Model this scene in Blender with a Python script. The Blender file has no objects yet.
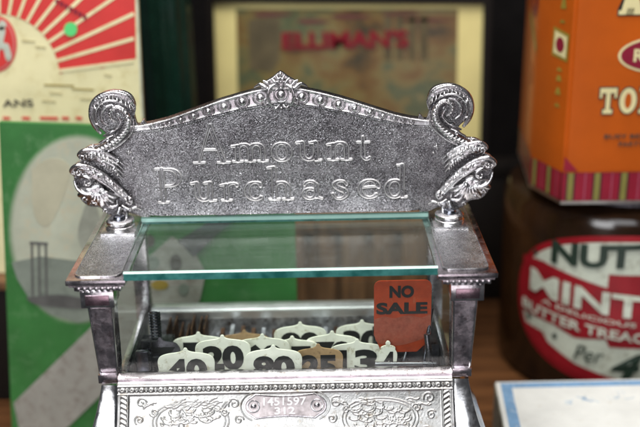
import bpy, bmesh, math, random
import numpy as np
from mathutils import Vector, Matrix
random.seed(7); np.random.seed(7)
S = 0.01                      # everything below is written in centimetres
scn = bpy.context.scene
C = bpy.data.collections.new('scene'); scn.collection.children.link(C)
R = math.radians

# ------------------------------------------------------------------ camera
CAM = Vector((2.4, -54.7, 24.9)); PITCH = R(20.7); ROLL = R(1.1); FPX = 1000.0
cd = bpy.data.cameras.new('camera'); cam = bpy.data.objects.new('camera', cd); C.objects.link(cam)
cd.sensor_width = 36; cd.lens = FPX / 640 * 36
cd.clip_start = 0.01; cd.clip_end = 50
fw = Vector((0, math.cos(PITCH), -math.sin(PITCH))); up = Vector((0, math.sin(PITCH), math.cos(PITCH))); rt = Vector((1, 0, 0))
r2 = rt * math.cos(ROLL) - up * math.sin(ROLL); u2 = up * math.cos(ROLL) + rt * math.sin(ROLL)
m = Matrix((r2, u2, -fw)).transposed().to_4x4(); m.translation = CAM * S
cam.matrix_world = m
cd.dof.use_dof = True; cd.dof.focus_distance = 0.645; cd.dof.aperture_fstop = 3.5; cd.dof.aperture_blades = 7
scn.camera = cam

# ------------------------------------------------------------------ light
w = bpy.data.worlds.new('World'); scn.world = w; w.use_nodes = True
bg = w.node_tree.nodes['Background']; bg.inputs[0].default_value = (0.86, 0.92, 1.0, 1); bg.inputs[1].default_value = 0.04
def area(name, loc, target, sx, sy, power, col):
    l = bpy.data.lights.new(name, 'AREA'); l.shape = 'RECTANGLE'; l.size = sx * S; l.size_y = sy * S
    l.energy = power; l.color = col
    o = bpy.data.objects.new(name, l); C.objects.link(o); o.location = Vector(loc) * S
    o.rotation_euler = (Vector(target) - Vector(loc)).to_track_quat('-Z', 'Y').to_euler(); return o
area('overhead_window_light', (0, -8, 105), (2, 6, 0), 100, 55, 19, (1.0, 0.97, 0.93))
area('front_window_light', (5, -95, 75), (0, 5, -5), 60, 36, 2.9, (0.92, 0.96, 1.0))
area('side_window_light', (-45, -100, 55), (-12, 15, 0), 50, 50, 7, (0.95, 0.98, 1.0))
area('low_fill_light', (0, -110, -22), (0, 0, -5), 70, 36, 1.3, (1.0, .9, .96))  # unseen fill lamp added low in front to lift the dark posts
scn.view_settings.view_transform = 'Standard'; scn.view_settings.look = 'None'
scn.view_settings.exposure = 0.14; scn.view_settings.gamma = 1
scn.cycles.max_bounces = 12; scn.cycles.transparent_max_bounces = 24; scn.cycles.glossy_bounces = 6
scn.cycles.use_denoising = True

# ------------------------------------------------------------------ helpers
BASE = {}
def at(px, py, y):            # the point of the vertical plane at depth y that stands at this spot of the photograph
    d = fw + r2 * ((px - 320) / FPX) - u2 * ((py - 213.5) / FPX)
    return CAM + d * ((y - CAM.y) / d.y)
def link(o, parent=None):
    C.objects.link(o)
    if parent is not None: o.parent = parent
    return o
def thing(name, label, cat, loc=(0, 0, 0), group=None):
    o = bpy.data.objects.new(name, None); link(o); o.location = Vector(loc) * S; o.empty_display_size = .02
    BASE[o.name] = Vector(loc); o['label'] = label; o['category'] = cat
    if group: o['group'] = group
    return o
def mk(name, verts, faces, mat, parent=None, smooth=False, base=None):
    b = BASE[parent.name] if parent is not None else Vector(base or (0, 0, 0))
    me = bpy.data.meshes.new(name)
    vv = (np.array(verts, dtype=float) - np.array(b)) * S
    me.from_pydata(vv.tolist(), [], [tuple(f) for f in faces]); me.update()
    if mat: me.materials.append(mat)
    o = bpy.data.objects.new(name, me); link(o, parent); BASE[o.name] = b
    if parent is None: o.location = b * S
    if smooth: me.shade_smooth()
    return o
def fix(o):
    bm = bmesh.new(); bm.from_mesh(o.data); bmesh.ops.recalc_face_normals(bm, faces=bm.faces); bm.to_mesh(o.data); bm.free(); return o
class MB:
    def __init__(s): s.v = []; s.f = []
    def add(s, v, f):
        n = len(s.v); s.v += [tuple(p) for p in v]; s.f += [tuple(i + n for i in q) for q in f]; return s
    def box(s, x0, x1, y0, y1, z0, z1, bev=0):
        if bev <= 0:
            v = [(x, y, z) for x in (x0, x1) for y in (y0, y1) for z in (z0, z1)]
            return s.add(v, [(0, 1, 3, 2), (4, 6, 7, 5), (0, 4, 5, 1), (2, 3, 7, 6), (0, 2, 6, 4), (1, 5, 7, 3)])
        bm = bmesh.new(); bmesh.ops.create_cube(bm, size=1)
        for q in bm.verts: q.co = Vector(((x0 + x1) / 2 + q.co.x * (x1 - x0), (y0 + y1) / 2 + q.co.y * (y1 - y0), (z0 + z1) / 2 + q.co.z * (z1 - z0)))
        bmesh.ops.bevel(bm, geom=bm.edges[:], offset=bev, segments=2, affect='EDGES', profile=.6)
        bm.verts.index_update()
        s.add([q.co[:] for q in bm.verts], [[q.index for q in f.verts] for f in bm.faces]); bm.free(); return s
    def prism(s, pts, axis, a, b, bev=0):
        """pts: outline in the plane across axis ('y': (x,z), 'x': (y,z), 'z': (x,y))"""
        P = {'y': lambda p, t: (p[0], t, p[1]), 'x': lambda p, t: (t, p[0], p[1]), 'z': lambda p, t: (p[0], p[1], t)}[axis]
        bm = bmesh.new(); vs = [bm.verts.new(P(p, a)) for p in pts]; f = bm.faces.new(vs)
        r = bmesh.ops.extrude_face_region(bm, geom=[f]); d = Vector(P((0, 0), b - a))
        bmesh.ops.translate(bm, vec=d, verts=[e for e in r['geom'] if isinstance(e, bmesh.types.BMVert)])
        bmesh.ops.recalc_face_normals(bm, faces=bm.faces)
        if bev: bmesh.ops.bevel(bm, geom=[e for e in bm.edges if not e.is_boundary and e.calc_face_angle(0) > .5], offset=bev, segments=2, affect='EDGES')
        bmesh.ops.triangulate(bm, faces=[f for f in bm.faces if len(f.verts) > 4])
        bm.verts.index_update()
        s.add([q.co[:] for q in bm.verts], [[q.index for q in f.verts] for f in bm.faces]); bm.free(); return s
    def lathe(s, prof, c, axis='z', n=40):
        vs = []; fs = []
        for r, h in prof:
            for k in range(n):
                a = 2 * math.pi * k / n; p = (r * math.cos(a), r * math.sin(a), h)
                if axis == 'y': p = (p[0], -p[2], p[1])
                vs.append((c[0] + p[0], c[1] + p[1], c[2] + p[2]))
        for i in range(len(prof) - 1):
            for k in range(n): fs.append((i * n + k, i * n + (k + 1) % n, (i + 1) * n + (k + 1) % n, (i + 1) * n + k))
        fs.append(tuple(range(n))[::-1]); fs.append(tuple((len(prof) - 1) * n + k for k in range(n)))
        return s.add(vs, fs)
    def tube(s, pts, rad, n=10, flat=1.0):
        """pts 3-D, rad per point; flat squashes the section along y"""
        P = [Vector(p) for p in pts]; L = len(P)
        if not hasattr(rad, '__len__'): rad = [rad] * L
        vs = []; fs = []; prev = None
        for i in range(L):
            t = (P[min(i + 1, L - 1)] - P[max(i - 1, 0)]).normalized()
            if prev is None: a = t.orthogonal().normalized()
            else: a = (prev - t * prev.dot(t)).normalized()
            prev = a; b = t.cross(a)
            for k in range(n):
                an = 2 * math.pi * k / n; d = (a * math.cos(an) + b * math.sin(an)) * rad[i]; d.y *= flat
                vs.append(P[i] + d)
        for i in range(L - 1):
            for k in range(n): fs.append((i * n + k, i * n + (k + 1) % n, (i + 1) * n + (k + 1) % n, (i + 1) * n + k))
        fs.append(tuple(range(n))[::-1]); fs.append(tuple((L - 1) * n + k for k in range(n)))
        return s.add(vs, fs)
    def ball(s, c, r, sx=1, sy=1, sz=1, n=12):
        bm = bmesh.new(); bmesh.ops.create_uvsphere(bm, u_segments=n * 2, v_segments=n, radius=r)
        bm.verts.index_update()
        return s.add([(c[0] + q.co.x * sx, c[1] + q.co.y * sy, c[2] + q.co.z * sz) for q in bm.verts], [[q.index for q in f.verts] for f in bm.faces]) or bm.free()
    def build(s, name, mat, parent=None, smooth=False, base=None):
        o = mk(name, s.v, s.f, mat, parent, False, base); fix(o)
        if smooth:
            try: o.data.shade_auto_smooth = True
            except Exception: pass
            me = o.data; me.shade_smooth(); me.set_sharp_from_angle(angle=R(38))
        return o
def spline(pts, n=8):
    """Catmull-Rom through tuples of any length"""
    A = [np.array(p, float) for p in pts]; A = [2 * A[0] - A[1]] + A + [2 * A[-1] - A[-2]]; out = []
    for i in range(1, len(A) - 2):
        for k in range(n):
            t = k / n; p0, p1, p2, p3 = A[i - 1:i + 3]
            out.append(.5 * (2 * p1 + (p2 - p0) * t + (2 * p0 - 5 * p1 + 4 * p2 - p3) * t * t + (3 * p1 - p0 - 3 * p2 + p3) * t ** 3))
    out.append(A[-2]); return out
def text(name, s, fit, mat, parent, ext=.02, off=0.0, mp=None, hscale=None, base=None, italic=0):
    """built-in lettering fitted into x0,x1,z0,z1 on plane y (front towards -y), or mapped by mp(x,z,depth)"""
    x0, x1, z0, z1, y = fit
    cu = bpy.data.curves.new('t', 'FONT'); cu.body = s; cu.size = 1; cu.extrude = .5; cu.offset = off; cu.resolution_u = 4; cu.shear = italic
    to = bpy.data.objects.new('t', cu); C.objects.link(to)
    bpy.context.view_layer.update()
    me = bpy.data.meshes.new_from_object(to.evaluated_get(bpy.context.evaluated_depsgraph_get()))
    v = np.array([q.co[:] for q in me.vertices]); f = [list(p.vertices) for p in me.polygons]
    bpy.data.objects.remove(to); bpy.data.curves.remove(cu); bpy.data.meshes.remove(me)
    mn, mx = v.min(0), v.max(0)
    X = x0 + (v[:, 0] - mn[0]) / (mx[0] - mn[0]) * (x1 - x0); Z = z0 + (v[:, 1] - mn[1]) / (mx[1] - mn[1]) * (z1 - z0)
    D = np.where(v[:, 2] > 0, ext, 0.0)
    if mp: V = [mp(a, b, c) for a, b, c in zip(X, Z, D)]
    else: V = np.stack([X, y - D, Z], 1)
    return fix(mk(name, V, f, mat, parent, base=base))

# ------------------------------------------------------------------ materials
def mat(name): 
    M = bpy.data.materials.new(name); M.use_nodes = True; return M, M.node_tree.nodes, M.node_tree.links, M.node_tree.nodes['Principled BSDF']
def noise(N, L, co, scale, detail=4, rough=.55, w=0):
    n = N.new('ShaderNodeTexNoise'); n.inputs['Scale'].default_value = scale; n.inputs['Detail'].default_value = detail; n.inputs['Roughness'].default_value = rough
    L.new(co, n.inputs['Vector']); return n.outputs['Fac']
def ramp(N, L, fac, stops):
    r = N.new('ShaderNodeValToRGB'); e = r.color_ramp.elements
    while len(e) < len(stops): e.new(.5)
    for q, (p, c) in zip(e, stops): q.position = p; q.color = tuple(c) + (1,) if len(c) == 3 else c
    L.new(fac, r.inputs[0]); return r.outputs[0]
def bump(N, L, bs, h, strength, dist, prev=None):
    b = N.new('ShaderNodeBump'); b.inputs['Strength'].default_value = strength; b.inputs['Distance'].default_value = dist
    L.new(h, b.inputs['Height'])
    if prev: L.new(prev, b.inputs['Normal'])
    L.new(b.outputs[0], bs.inputs['Normal']); return b.outputs[0]
def g3(v): return (v, v, v)
def metal(name, c0, c1, r0, r1, stip=0, stip_scale=1100, patch=60, fine=.15, tarnish=None, pits=None):
    M, N, L, B = mat(name); co = N.new('ShaderNodeTexCoord').outputs['Object']
    B.inputs['Metallic'].default_value = 1
    n1 = noise(N, L, co, patch, 6, .65)
    col = ramp(N, L, n1, [(.35, c0), (.62, c1)])
    if tarnish:
        n4 = noise(N, L, co, 210, 5, .7); mx = N.new('ShaderNodeMixRGB')
        L.new(ramp(N, L, n4, [(.56, g3(0)), (.7, g3(1))]), mx.inputs[0]); L.new(col, mx.inputs[1]); mx.inputs[2].default_value = tarnish + (1,)
        col = mx.outputs[0]
    if pits:
        n5 = noise(N, L, co, pits[0], 1.5, .6); n6 = noise(N, L, co, patch * .5, 4, .6)
        ad = N.new('ShaderNodeMath'); ad.operation = 'MULTIPLY_ADD'; L.new(n6, ad.inputs[0]); ad.inputs[1].default_value = .10; L.new(n5, ad.inputs[2])
        mx = N.new('ShaderNodeMixRGB'); mx.blend_type = 'MULTIPLY'; mx.inputs[0].default_value = 1; L.new(col, mx.inputs[1])
        L.new(ramp(N, L, ad.outputs[0], [(pits[1], g3(pits[3])), (pits[2], g3(1))]), mx.inputs[2]); col = mx.outputs[0]
    L.new(col, B.inputs['Base Color'])
    n2 = noise(N, L, co, patch * 2.3, 5, .6)
    L.new(ramp(N, L, n2, [(.3, g3(r0)), (.7, g3(r1))]), B.inputs['Roughness'])
    p = bump(N, L, B, noise(N, L, co, 400, 4), fine, .0004)
    if stip:
        vo = N.new('ShaderNodeTexVoronoi'); vo.inputs['Scale'].default_value = stip_scale; L.new(co, vo.inputs['Vector'])
        bump(N, L, B, vo.outputs['Distance'], stip, .0006, p)
    return M
nickel = metal('bright_nickel', (.62, .60, .61), (.86, .85, .86), .12, .30, tarnish=(.42, .38, .36))
nickel_dark = metal('worn_nickel', (.40, .36, .38), (.72, .67, .70), .14, .34, tarnish=(.25, .2, .2))
cast = metal('cast_nickel', (.48, .46, .47), (.82, .81, .82), .2, .38, stip=.16, stip_scale=700, tarnish=(.3, .27, .26))
stipple = metal('stippled_nickel', (.36, .34, .36), (.60, .58, .60), .22, .34, stip=.42, stip_scale=1700, pits=(1750, .42, .68, .12), fine=.3)
stipple_cap = metal('stippled_cap_nickel', (.62, .61, .63), (.88, .87, .89), .2, .34, stip=.5, stip_scale=1350, pits=(1400, .45, .62, .3))
emboss = metal('embossed_silver', (.34, .33, .315), (.45, .44, .43), .30, .44, stip=.08, stip_scale=700, patch=70, tarnish=(.22, .18, .14))
worn_ridge = metal('worn_letter_edges', (.58, .57, .58), (.80, .79, .80), .5, .68, fine=.3, patch=120)
plate_metal = metal('serial_plate_metal', (.24, .21, .21), (.42, .37, .37), .34, .5, patch=160)
rail_silver = metal('rubbed_rail_silver', (.82, .82, .82), (.95, .95, .95), .38, .5, fine=.2)
digits_m = metal('worn_plate_digits', (.45, .43, .42), (.80, .78, .77), .35, .5, patch=260)
pink = metal('purple_tinted_nickel', (.36, .24, .28), (.52, .38, .43), .2, .35)
darkmet = metal('dark_mechanism', (.05, .05, .055), (.22, .22, .24), .2, .45)
steel = metal('mechanism_steel', (.10, .11, .13), (.26, .27, .32), .15, .3)
rusty = metal('rusty_mechanism', (.05, .03, .02), (.20, .11, .065), .4, .7, stip=.4, stip_scale=500)
interior = metal('tarnished_interior', (.30, .30, .32), (.75, .75, .78), .3, .5, stip=.4, stip_scale=420, patch=140, tarnish=(.12, .08, .06))

def paint(name, c, rough=.5, var=.12, scale=40, dirt=None, spec=.5, b=0, amt=(.55, .72)):
    M, N, L, B = mat(name); co = N.new('ShaderNodeTexCoord').outputs['Object']
    lo = tuple(x * (1 - var) for x in c); hi = tuple(min(1, x * (1 + var)) for x in c)
    col = ramp(N, L, noise(N, L, co, scale, 6, .6), [(.3, lo), (.7, hi)])
    if dirt:
        mx = N.new('ShaderNodeMixRGB'); L.new(ramp(N, L, noise(N, L, co, scale * 3.1, 8, .7), [(amt[0], g3(0)), (amt[1], g3(1))]), mx.inputs[0])
        L.new(col, mx.inputs[1]); mx.inputs[2].default_value = dirt + (1,); col = mx.outputs[0]
    L.new(col, B.inputs['Base Color']); B.inputs['Roughness'].default_value = rough; B.inputs['Specular IOR Level'].default_value = spec
    if b: bump(N, L, B, noise(N, L, co, 300, 5), b, .0006)
    return M
def pane(name, tint, spec=1.0, dust=.0, grough=.03, film=.0):
    M, N, L, B = mat(name); N.remove(B); out = N['Material Output']
    tr = N.new('ShaderNodeBsdfTransparent'); tr.inputs[0].default_value = tint + (1,)
    gl = N.new('ShaderNodeBsdfGlossy'); gl.inputs['Roughness'].default_value = grough
    fr = N.new('ShaderNodeFresnel'); fr.inputs[0].default_value = 1.5
    mm = N.new('ShaderNodeMath'); mm.operation = 'MULTIPLY'; mm.inputs[1].default_value = spec; L.new(fr.outputs[0], mm.inputs[0])
    mx = N.new('ShaderNodeMixShader'); L.new(mm.outputs[0], mx.inputs[0]); L.new(tr.outputs[0], mx.inputs[1]); L.new(gl.outputs[0], mx.inputs[2])
    last = mx.outputs[0]
    if dust:
        co = N.new('ShaderNodeTexCoord').outputs['Object']
        f = ramp(N, L, noise(N, L, co, 700, 6, .8), [(.60, g3(0.0)), (.76, g3(dust))])
        mp = N.new('ShaderNodeMapping'); mp.inputs['Scale'].default_value = (9, 260, 60); L.new(co, mp.inputs[0])
        f2 = ramp(N, L, noise(N, L, mp.outputs[0], 1, 5, .6), [(.38, g3(film * .25)), (.72, g3(film))])
        sm_ = N.new('ShaderNodeMath'); sm_.operation = 'ADD'; L.new(f, sm_.inputs[0]); L.new(f2, sm_.inputs[1]); f = sm_.outputs[0]
        d = N.new('ShaderNodeBsdfDiffuse'); d.inputs[0].default_value = (.8, .85, .82, 1)
        m2 = N.new('ShaderNodeMixShader'); L.new(f, m2.inputs[0]); L.new(last, m2.inputs[1]); L.new(d.outputs[0], m2.inputs[2]); last = m2.outputs[0]
    L.new(last, out.inputs[0]); return M
glass_top = pane('top_glass', (.94, .99, .965), .13, .26, .14, .022)
glass_pane = pane('window_glass', (.97, .99, .98), .18, .03, .03, .004)
def edge_glass():
    M, N, L, B = mat('green_glass_edge'); co = N.new('ShaderNodeTexCoord').outputs['Object']
    L.new(ramp(N, L, noise(N, L, co, 120, 4), [(.35, (.02, .17, .155)), (.65, (.10, .38, .35))]), B.inputs['Base Color'])
    B.inputs['Roughness'].default_value = .12; B.inputs['Transmission Weight'].default_value = .45; B.inputs['IOR'].default_value = 1.5; return M
glass_edge = edge_glass()
glass_lip = paint('pale_glass_bevel', (.55, .82, .76), .15, .1, 80)
cream = paint('cream_celluloid', (.88, .87, .76), .28, .1, 60, dirt=(.42, .36, .2))
tan = paint('tan_celluloid', (.42, .27, .14), .4, .2, 90, dirt=(.12, .07, .04))
black = paint('black_ink', (.012, .012, .012), .45, .2)
noredm = paint('faded_red_enamel', (.34, .042, .010), .45, .25, 90, dirt=(.36, .12, .06), amt=(.56, .8))
fadedred = paint('rubbed_red_enamel', (.27, .055, .03), .55, .3, 120, dirt=(.34, .10, .06), amt=(.40, .8))
def wood(name, c0, c1, scale=1, rough=.45, ax=(14, 160, 160)):
    M, N, L, B = mat(name); co = N.new('ShaderNodeTexCoord').outputs['Object']
    mp = N.new('ShaderNodeMapping'); mp.inputs['Scale'].default_value = tuple(a * scale for a in ax); L.new(co, mp.inputs[0])
    f = noise(N, L, mp.outputs[0], 1, 8, .65)
    L.new(ramp(N, L, f, [(.3, c0), (.7, c1)]), B.inputs['Base Color']); B.inputs['Roughness'].default_value = rough
    bump(N, L, B, f, .25, .0008); return M
shelfwood = wood('oiled_brown_wood', (.03, .012, .005), (.16, .066, .024), .7, .32)
cratewood = wood('dark_crate_wood', (.05, .022, .009), (.24, .115, .045), 1, .55, (160, 160, 14))
blackwall = paint('black_backing', (.006, .005, .005), .9, .3, spec=.1)
green = paint('green_printed_board', (.034, .165, .036), .5, .2, 22, dirt=(.11, .25, .10), amt=(.52, .78))
fade = paint('faded_photo_paper', (.42, .44, .34), .5, .18, 22, dirt=(.50, .44, .30), amt=(.5, .7))
fadegrey = paint('grey_printed_field', (.20, .23, .19), .5, .25, 35, dirt=(.10, .12, .10))
inkgrey = paint('faint_grey_ink', (.09, .09, .085), .5, .3, 60)
inkfaint = paint('very_faint_ink', (.26, .27, .22), .5, .3, 60)
beige = paint('beige_printed_bat', (.33, .32, .28), .5, .12, 40, dirt=(.22, .19, .16), amt=(.5, .7))
bathandle = paint('dark_bat_handle', (.045, .05, .05), .5, .2)
tincream = paint('cream_tin_print', (.74, .68, .40), .42, .08, 25, dirt=(.56, .47, .22), amt=(.52, .74))
tinred = paint('red_tin_print', (.60, .035, .03), .4, .12, 30)
pinkred = paint('pink_red_print', (.62, .16, .15), .42, .15, 60)
dotgreen = paint('bright_green_sticker', (.10, .62, .18), .6, .05)
darkink = paint('dark_brown_ink', (.06, .05, .035), .5, .2)
bottlegreen = paint('dark_green_enamel', (.006, .022, .015), .15, .3, 30, spec=.5)
mount = paint('yellow_cream_mount', (.66, .57, .24), .6, .1, 14)
framewood = paint('near_black_frame', (.008, .006, .005), .5, .2, spec=.2)
ellred = paint('dull_red_lettering', (.19, .010, .018), .6, .12, 60, spec=.2)
ellsh = paint('maroon_shadow_ink', (.10, .03, .025), .5, .2)
orange = paint('orange_tin_enamel', (.46, .085, .004), .3, .14, 14, dirt=(.45, .09, .01), amt=(.6, .85))
orangedeep = paint('deep_orange_print', (.45, .08, .006), .3, .2, 20)
stripe_r = paint('crimson_stripe', (.26, .010, .028), .35, .15)
stripe_g = paint('olive_stripe', (.22, .20, .05), .35, .15)
stripe_p = paint('pink_stripe', (.32, .06, .10), .35, .15)
stripe_d = paint('dark_stripe', (.03, .015, .02), .35, .15)
lettercream = paint('cream_tin_lettering', (.70, .62, .33), .35, .1)
medred = paint('dark_red_medallion', (.22, .01, .03), .35, .15)
olive = paint('olive_gold_print', (.28, .20, .03), .35, .2)
tinedge = metal('tin_rim_metal', (.45, .42, .40), (.62, .6, .58), .3, .5)
labwhite = paint('aged_white_label', (.50, .53, .44), .5, .15, 40, dirt=(.22, .21, .15), amt=(.5, .75))
labred = paint('red_label_print', (.24, .008, .014), .4, .2, 40, spec=.3)
labgreen = paint('dark_green_label_ink', (.015, .03, .02), .45, .2)
boxwhite = paint('worn_white_card', (.66, .67, .64), .7, .08, 40, dirt=(.50, .46, .38), b=.1, amt=(.58, .8))
boxblue = paint('blue_printed_border', (.16, .30, .48), .65, .15, 60, dirt=(.55, .6, .64), amt=(.56, .7))
paleblue = paint('pale_blue_print', (.42, .52, .60), .65, .15, 60)
boxside = paint('worn_box_side', (.26, .25, .20), .8, .4, 70, dirt=(.06, .05, .04))
def sweets():
    M, N, L, B = mat('brown_sweets'); co = N.new('ShaderNodeTexCoord').outputs['Object']
    vo = N.new('ShaderNodeTexVoronoi'); vo.inputs['Scale'].default_value = 55; L.new(co, vo.inputs['Vector'])
    L.new(ramp(N, L, noise(N, L, co, 16, 4), [(.35, (.010, .005, .003)), (.7, (.034, .014, .005))]), B.inputs['Base Color'])
    B.inputs['Roughness'].default_value = .14; bump(N, L, B, vo.outputs['Distance'], .04, .003); B.inputs['Specular IOR Level'].default_value = .5; return M
sweetm = sweets()
def picture():
    M, N, L, B = mat('aged_colour_print'); co = N.new('ShaderNodeTexCoord').outputs['Object']
    mp = N.new('ShaderNodeMapping'); mp.inputs['Scale'].default_value = (1, 1, 1.5); L.new(co, mp.inputs[0])
    c1 = ramp(N, L, noise(N, L, mp.outputs[0], 17, 5, .55), [(.32, (.04, .036, .022)), (.44, (.14, .08, .03)), (.52, (.17, .13, .05)), (.60, (.07, .09, .05)), (.70, (.25, .19, .08))])
    L.new(c1, B.inputs['Base Color']); B.inputs['Roughness'].default_value = .25; return M
picm = picture(); brownprint = paint('umber_print', (.085, .065, .03), .5, .3, 40)

# ------------------------------------------------------------------ the setting
o = MB().box(-75, 75, -9.5, 78, -25, -22, .3).build('shelf', shelfwood); o['kind'] = 'structure'
o = MB().box(-90, 90, 79, 81, -60, 75).build('back_wall', blackwall); o['kind'] = 'structure'

# ------------------------------------------------------------------ engraved lettering (outlined serif letters)
def arc(cx, cy, rx, ry, a0, a1, w, n=14, w2=None):
    """widths: w at the sides, w2 at top and bottom"""
    out = []
    for k in range(n + 1):
        a = R(a0 + (a1 - a0) * k / n); q = abs(math.cos(a)); ww = w if w2 is None else w2 + (w - w2) * q ** 1.3
        out.append((cx + rx * math.cos(a), cy + ry * math.sin(a), ww))
    return out
T, K = .125, .045
def stem(x, y0, y1, s0=1, s1=0):
    g = [[(x, y0, T), (x, y1, T)]]
    if s0: g.append([(x - .25, y0 - .04, K), (x + .25, y0 - .04, K)])
    if s1: g.append([(x - .3, y1 + .02, K), (x, y1 + .06, K * 1.6)])
    return g
def hump(x0, x1): return [arc((x0 + x1) / 2, .6, (x1 - x0) / 2, .33, 180, 0, T, 12, .06)]
G = {
 'A': (1.85, [[(.3, 0, .05), (.93, 1.98, .06)], [(.93, 1.98, .1), (1.52, .02, .14)], [(.5, .68, .045), (1.25, .68, .045)], [(.02, -.03, K), (.58, -.03, K)], [(1.22, -.03, K), (1.84, -.03, K)]]),
 'm': (1.9, stem(.3, .05, .8, 1, 1) + hump(.3, .95) + stem(.95, .05, .62) + hump(.95, 1.6) + stem(1.6, .05, .62)),
 'n': (1.25, stem(.3, .05, .8, 1, 1) + hump(.3, .95) + stem(.95, .05, .62)),
 'h': (1.25, stem(.3, .05, 1.7, 1, 1) + hump(.3, .95) + stem(.95, .05, .62)),
 'u': (1.3, stem(.3, .35, .93, 0, 1) + [arc(.62, .38, .32, .35, 180, 360, T, 12, .07)] + stem(.95, .05, .93, 0, 1) + [[(.95, 0.0, K), (1.22, 0.0, K)]]),
 'o': (1.1, [arc(.55, .48, .42, .47, 0, 360, .14, 28, .05)]),
 't': (.7, [[(.3, .2, T), (.3, 1.2, .07)], [(.02, .93, K), (.62, .93, K)], arc(.48, .2, .18, .2, 180, 320, .09, 8, .06)]),
 'P': (1.5, stem(.42, .0, 1.75) + [[(.1, 1.78, K), (.5, 1.78, K)], arc(.75, 1.3, .5, .46, 90, -90, .14, 14, .05), [(.42, 1.76, .05), (.75, 1.76, .05)], [(.42, .84, .05), (.75, .84, .05)]]),
 'r': (.95, stem(.3, .05, .8, 1, 1) + [arc(.62, .6, .32, .32, 180, 50, .09, 8, .05)] + [[(.82, .82, .1), (.83, .8, .1)]]),
 'c': (1.0, [arc(.52, .48, .42, .47, 55, 310, .14, 20, .05)] + [[(.78, .78, .1), (.79, .76, .1)]]),
 'a': (1.15, [arc(.52, .70, .28, .25, 165, 20, .08, 12, .06), [(.80, .75, T), (.80, .12, T)], arc(.5, .28, .28, .26, 60, 330, .11, 16, .06), [(.8, .1, .06), (1.08, -.01, K)]]),
 's': (.95, [[(p[0], p[1], p[2]) for p in spline([(.76, .74, .07), (.62, .92, .05), (.38, .92, .07), (.22, .73, .12), (.42, .53, .14), (.66, .40, .14), (.74, .20, .11), (.55, .0, .06), (.3, .0, .05), (.14, .22, .08)], 4)]]),
 'e': (1.05, [arc(.52, .48, .42, .47, 15, 315, .13, 24, .05), [(.15, .56, .045), (.92, .62, .045)]]),
 'd': (1.2, [arc(.48, .46, .4, .46, 30, 330, .13, 20, .06), [(.86, .06, T), (.86, 1.72, T)], [(.6, 1.74, K), (.86, 1.76, K)], [(.86, 0.0, K), (1.12, 0.0, K)]]),
}
def capsule(X, Z, a, b):
    ax, az, aw = a; bx, bz, bw = b; dx, dz = bx - ax, bz - az; L2 = dx * dx + dz * dz + 1e-9
    t = np.clip(((X - ax) * dx + (Z - az) * dz) / L2, 0, 1)
    return np.hypot(X - ax - t * dx, Z - az - t * dz) - (aw + (bw - aw) * t)
def letter_sdf(X, Z):
    D = np.full(X.shape, 9.0); xh = 1.28
    px = lambda p: (p - 281) / 14.6
    rows = [(4.55, [('A', 193, 229), ('m', 231, 267), ('o', 269.5, 290), ('u', 294, 320), ('n', 324, 349), ('t', 353, 367)]),
            (1.85, [('P', 153, 183), ('u', 189, 215), ('r', 218, 237), ('c', 242, 262), ('h', 265, 291), ('a', 296, 320), ('s', 326, 347), ('e', 354, 377), ('d', 381, 404)])]
    for z0, row in rows:
        for ch, a, b in row:
            wd, st = G[ch]; x0 = px(a); sc = (px(b) - px(a)) / wd
            sel = (X > x0 - .4) & (X < px(b) + .4) & (Z > z0 - .4) & (Z < z0 + 3)
            xs, zs = X[sel], Z[sel]; d = np.full(xs.shape, 9.0)
            for pl in st:
                q = [(x0 + p[0] * sc, z0 + p[1] * xh, p[2] * 1.15) for p in pl]
                for i in range(len(q) - 1): d = np.minimum(d, capsule(xs, zs, q[i], q[i + 1]))
            D[sel] = np.minimum(D[sel], d)
    return D

# ------------------------------------------------------------------ cash register
reg = thing('cash_register', 'ornate nickel cash register top with glass window, number flags and an Amount Purchased nameplate', 'cash register', (0, 5, -22))
# nameplate: a relief in one mesh
topk = [(0, 9.62), (1.3, 9.55), (2.7, 9.22), (3.9, 8.88), (4.9, 8.55), (5.9, 8.2), (6.7, 7.93), (7.5, 7.66), (8.5, 7.42), (9.3, 7.28), (10.2, 7.2)]
lowk = [(0, 8.62), (1.3, 8.5), (2.7, 8.25), (3.9, 7.97), (4.9, 7.75), (5.9, 7.5), (6.7, 7.32), (7.5, 7.13), (8.5, 6.96), (9.3, 6.9), (10.2, 6.85)]
ztop = lambda x: np.interp(np.abs(x), *zip(*topk)); zlow = lambda x: np.interp(np.abs(x), *zip(*lowk))
beads = [(1.35, .38), (2.55, .36), (3.75, .33), (4.8, .29), (5.8, .25), (6.65, .21), (7.4, .175), (8.0, .14), (8.55, .11)]
NX, NZ = 1150, 480; W = 10.2; Z0 = .9
xs = np.linspace(-W, W, NX); tt = np.linspace(0, 1, NZ)
X = np.repeat(xs[None, :], NZ, 0); ZT = ztop(X); Z = Z0 + tt[:, None] * (ZT - Z0)
H = np.zeros_like(X)
D = letter_sdf(X, Z)
fall = np.clip((9.9 - np.abs(X)) / 1.6, 0, 1); H += .36 * np.exp(-np.maximum(Z - .9, 0) / .9) * fall * fall * (3 - 2 * fall)
H += .075 * np.exp(-((D - .0) / .036) ** 2) - .03 * (D < -.05)
ZL = zlow(X); sl = .97
H += .13 * np.exp(-((Z - ZL) / .05) ** 2) + .05 * np.exp(-((Z - ZL + .17) / .04) ** 2)
H += .20 * np.exp(-((ZT - .07 - Z) / .085) ** 2)
H += .10 / (1 + np.exp(-(Z - ZL) / .03))
band = (Z > ZL) & (Z < ZT - .12)
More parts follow.
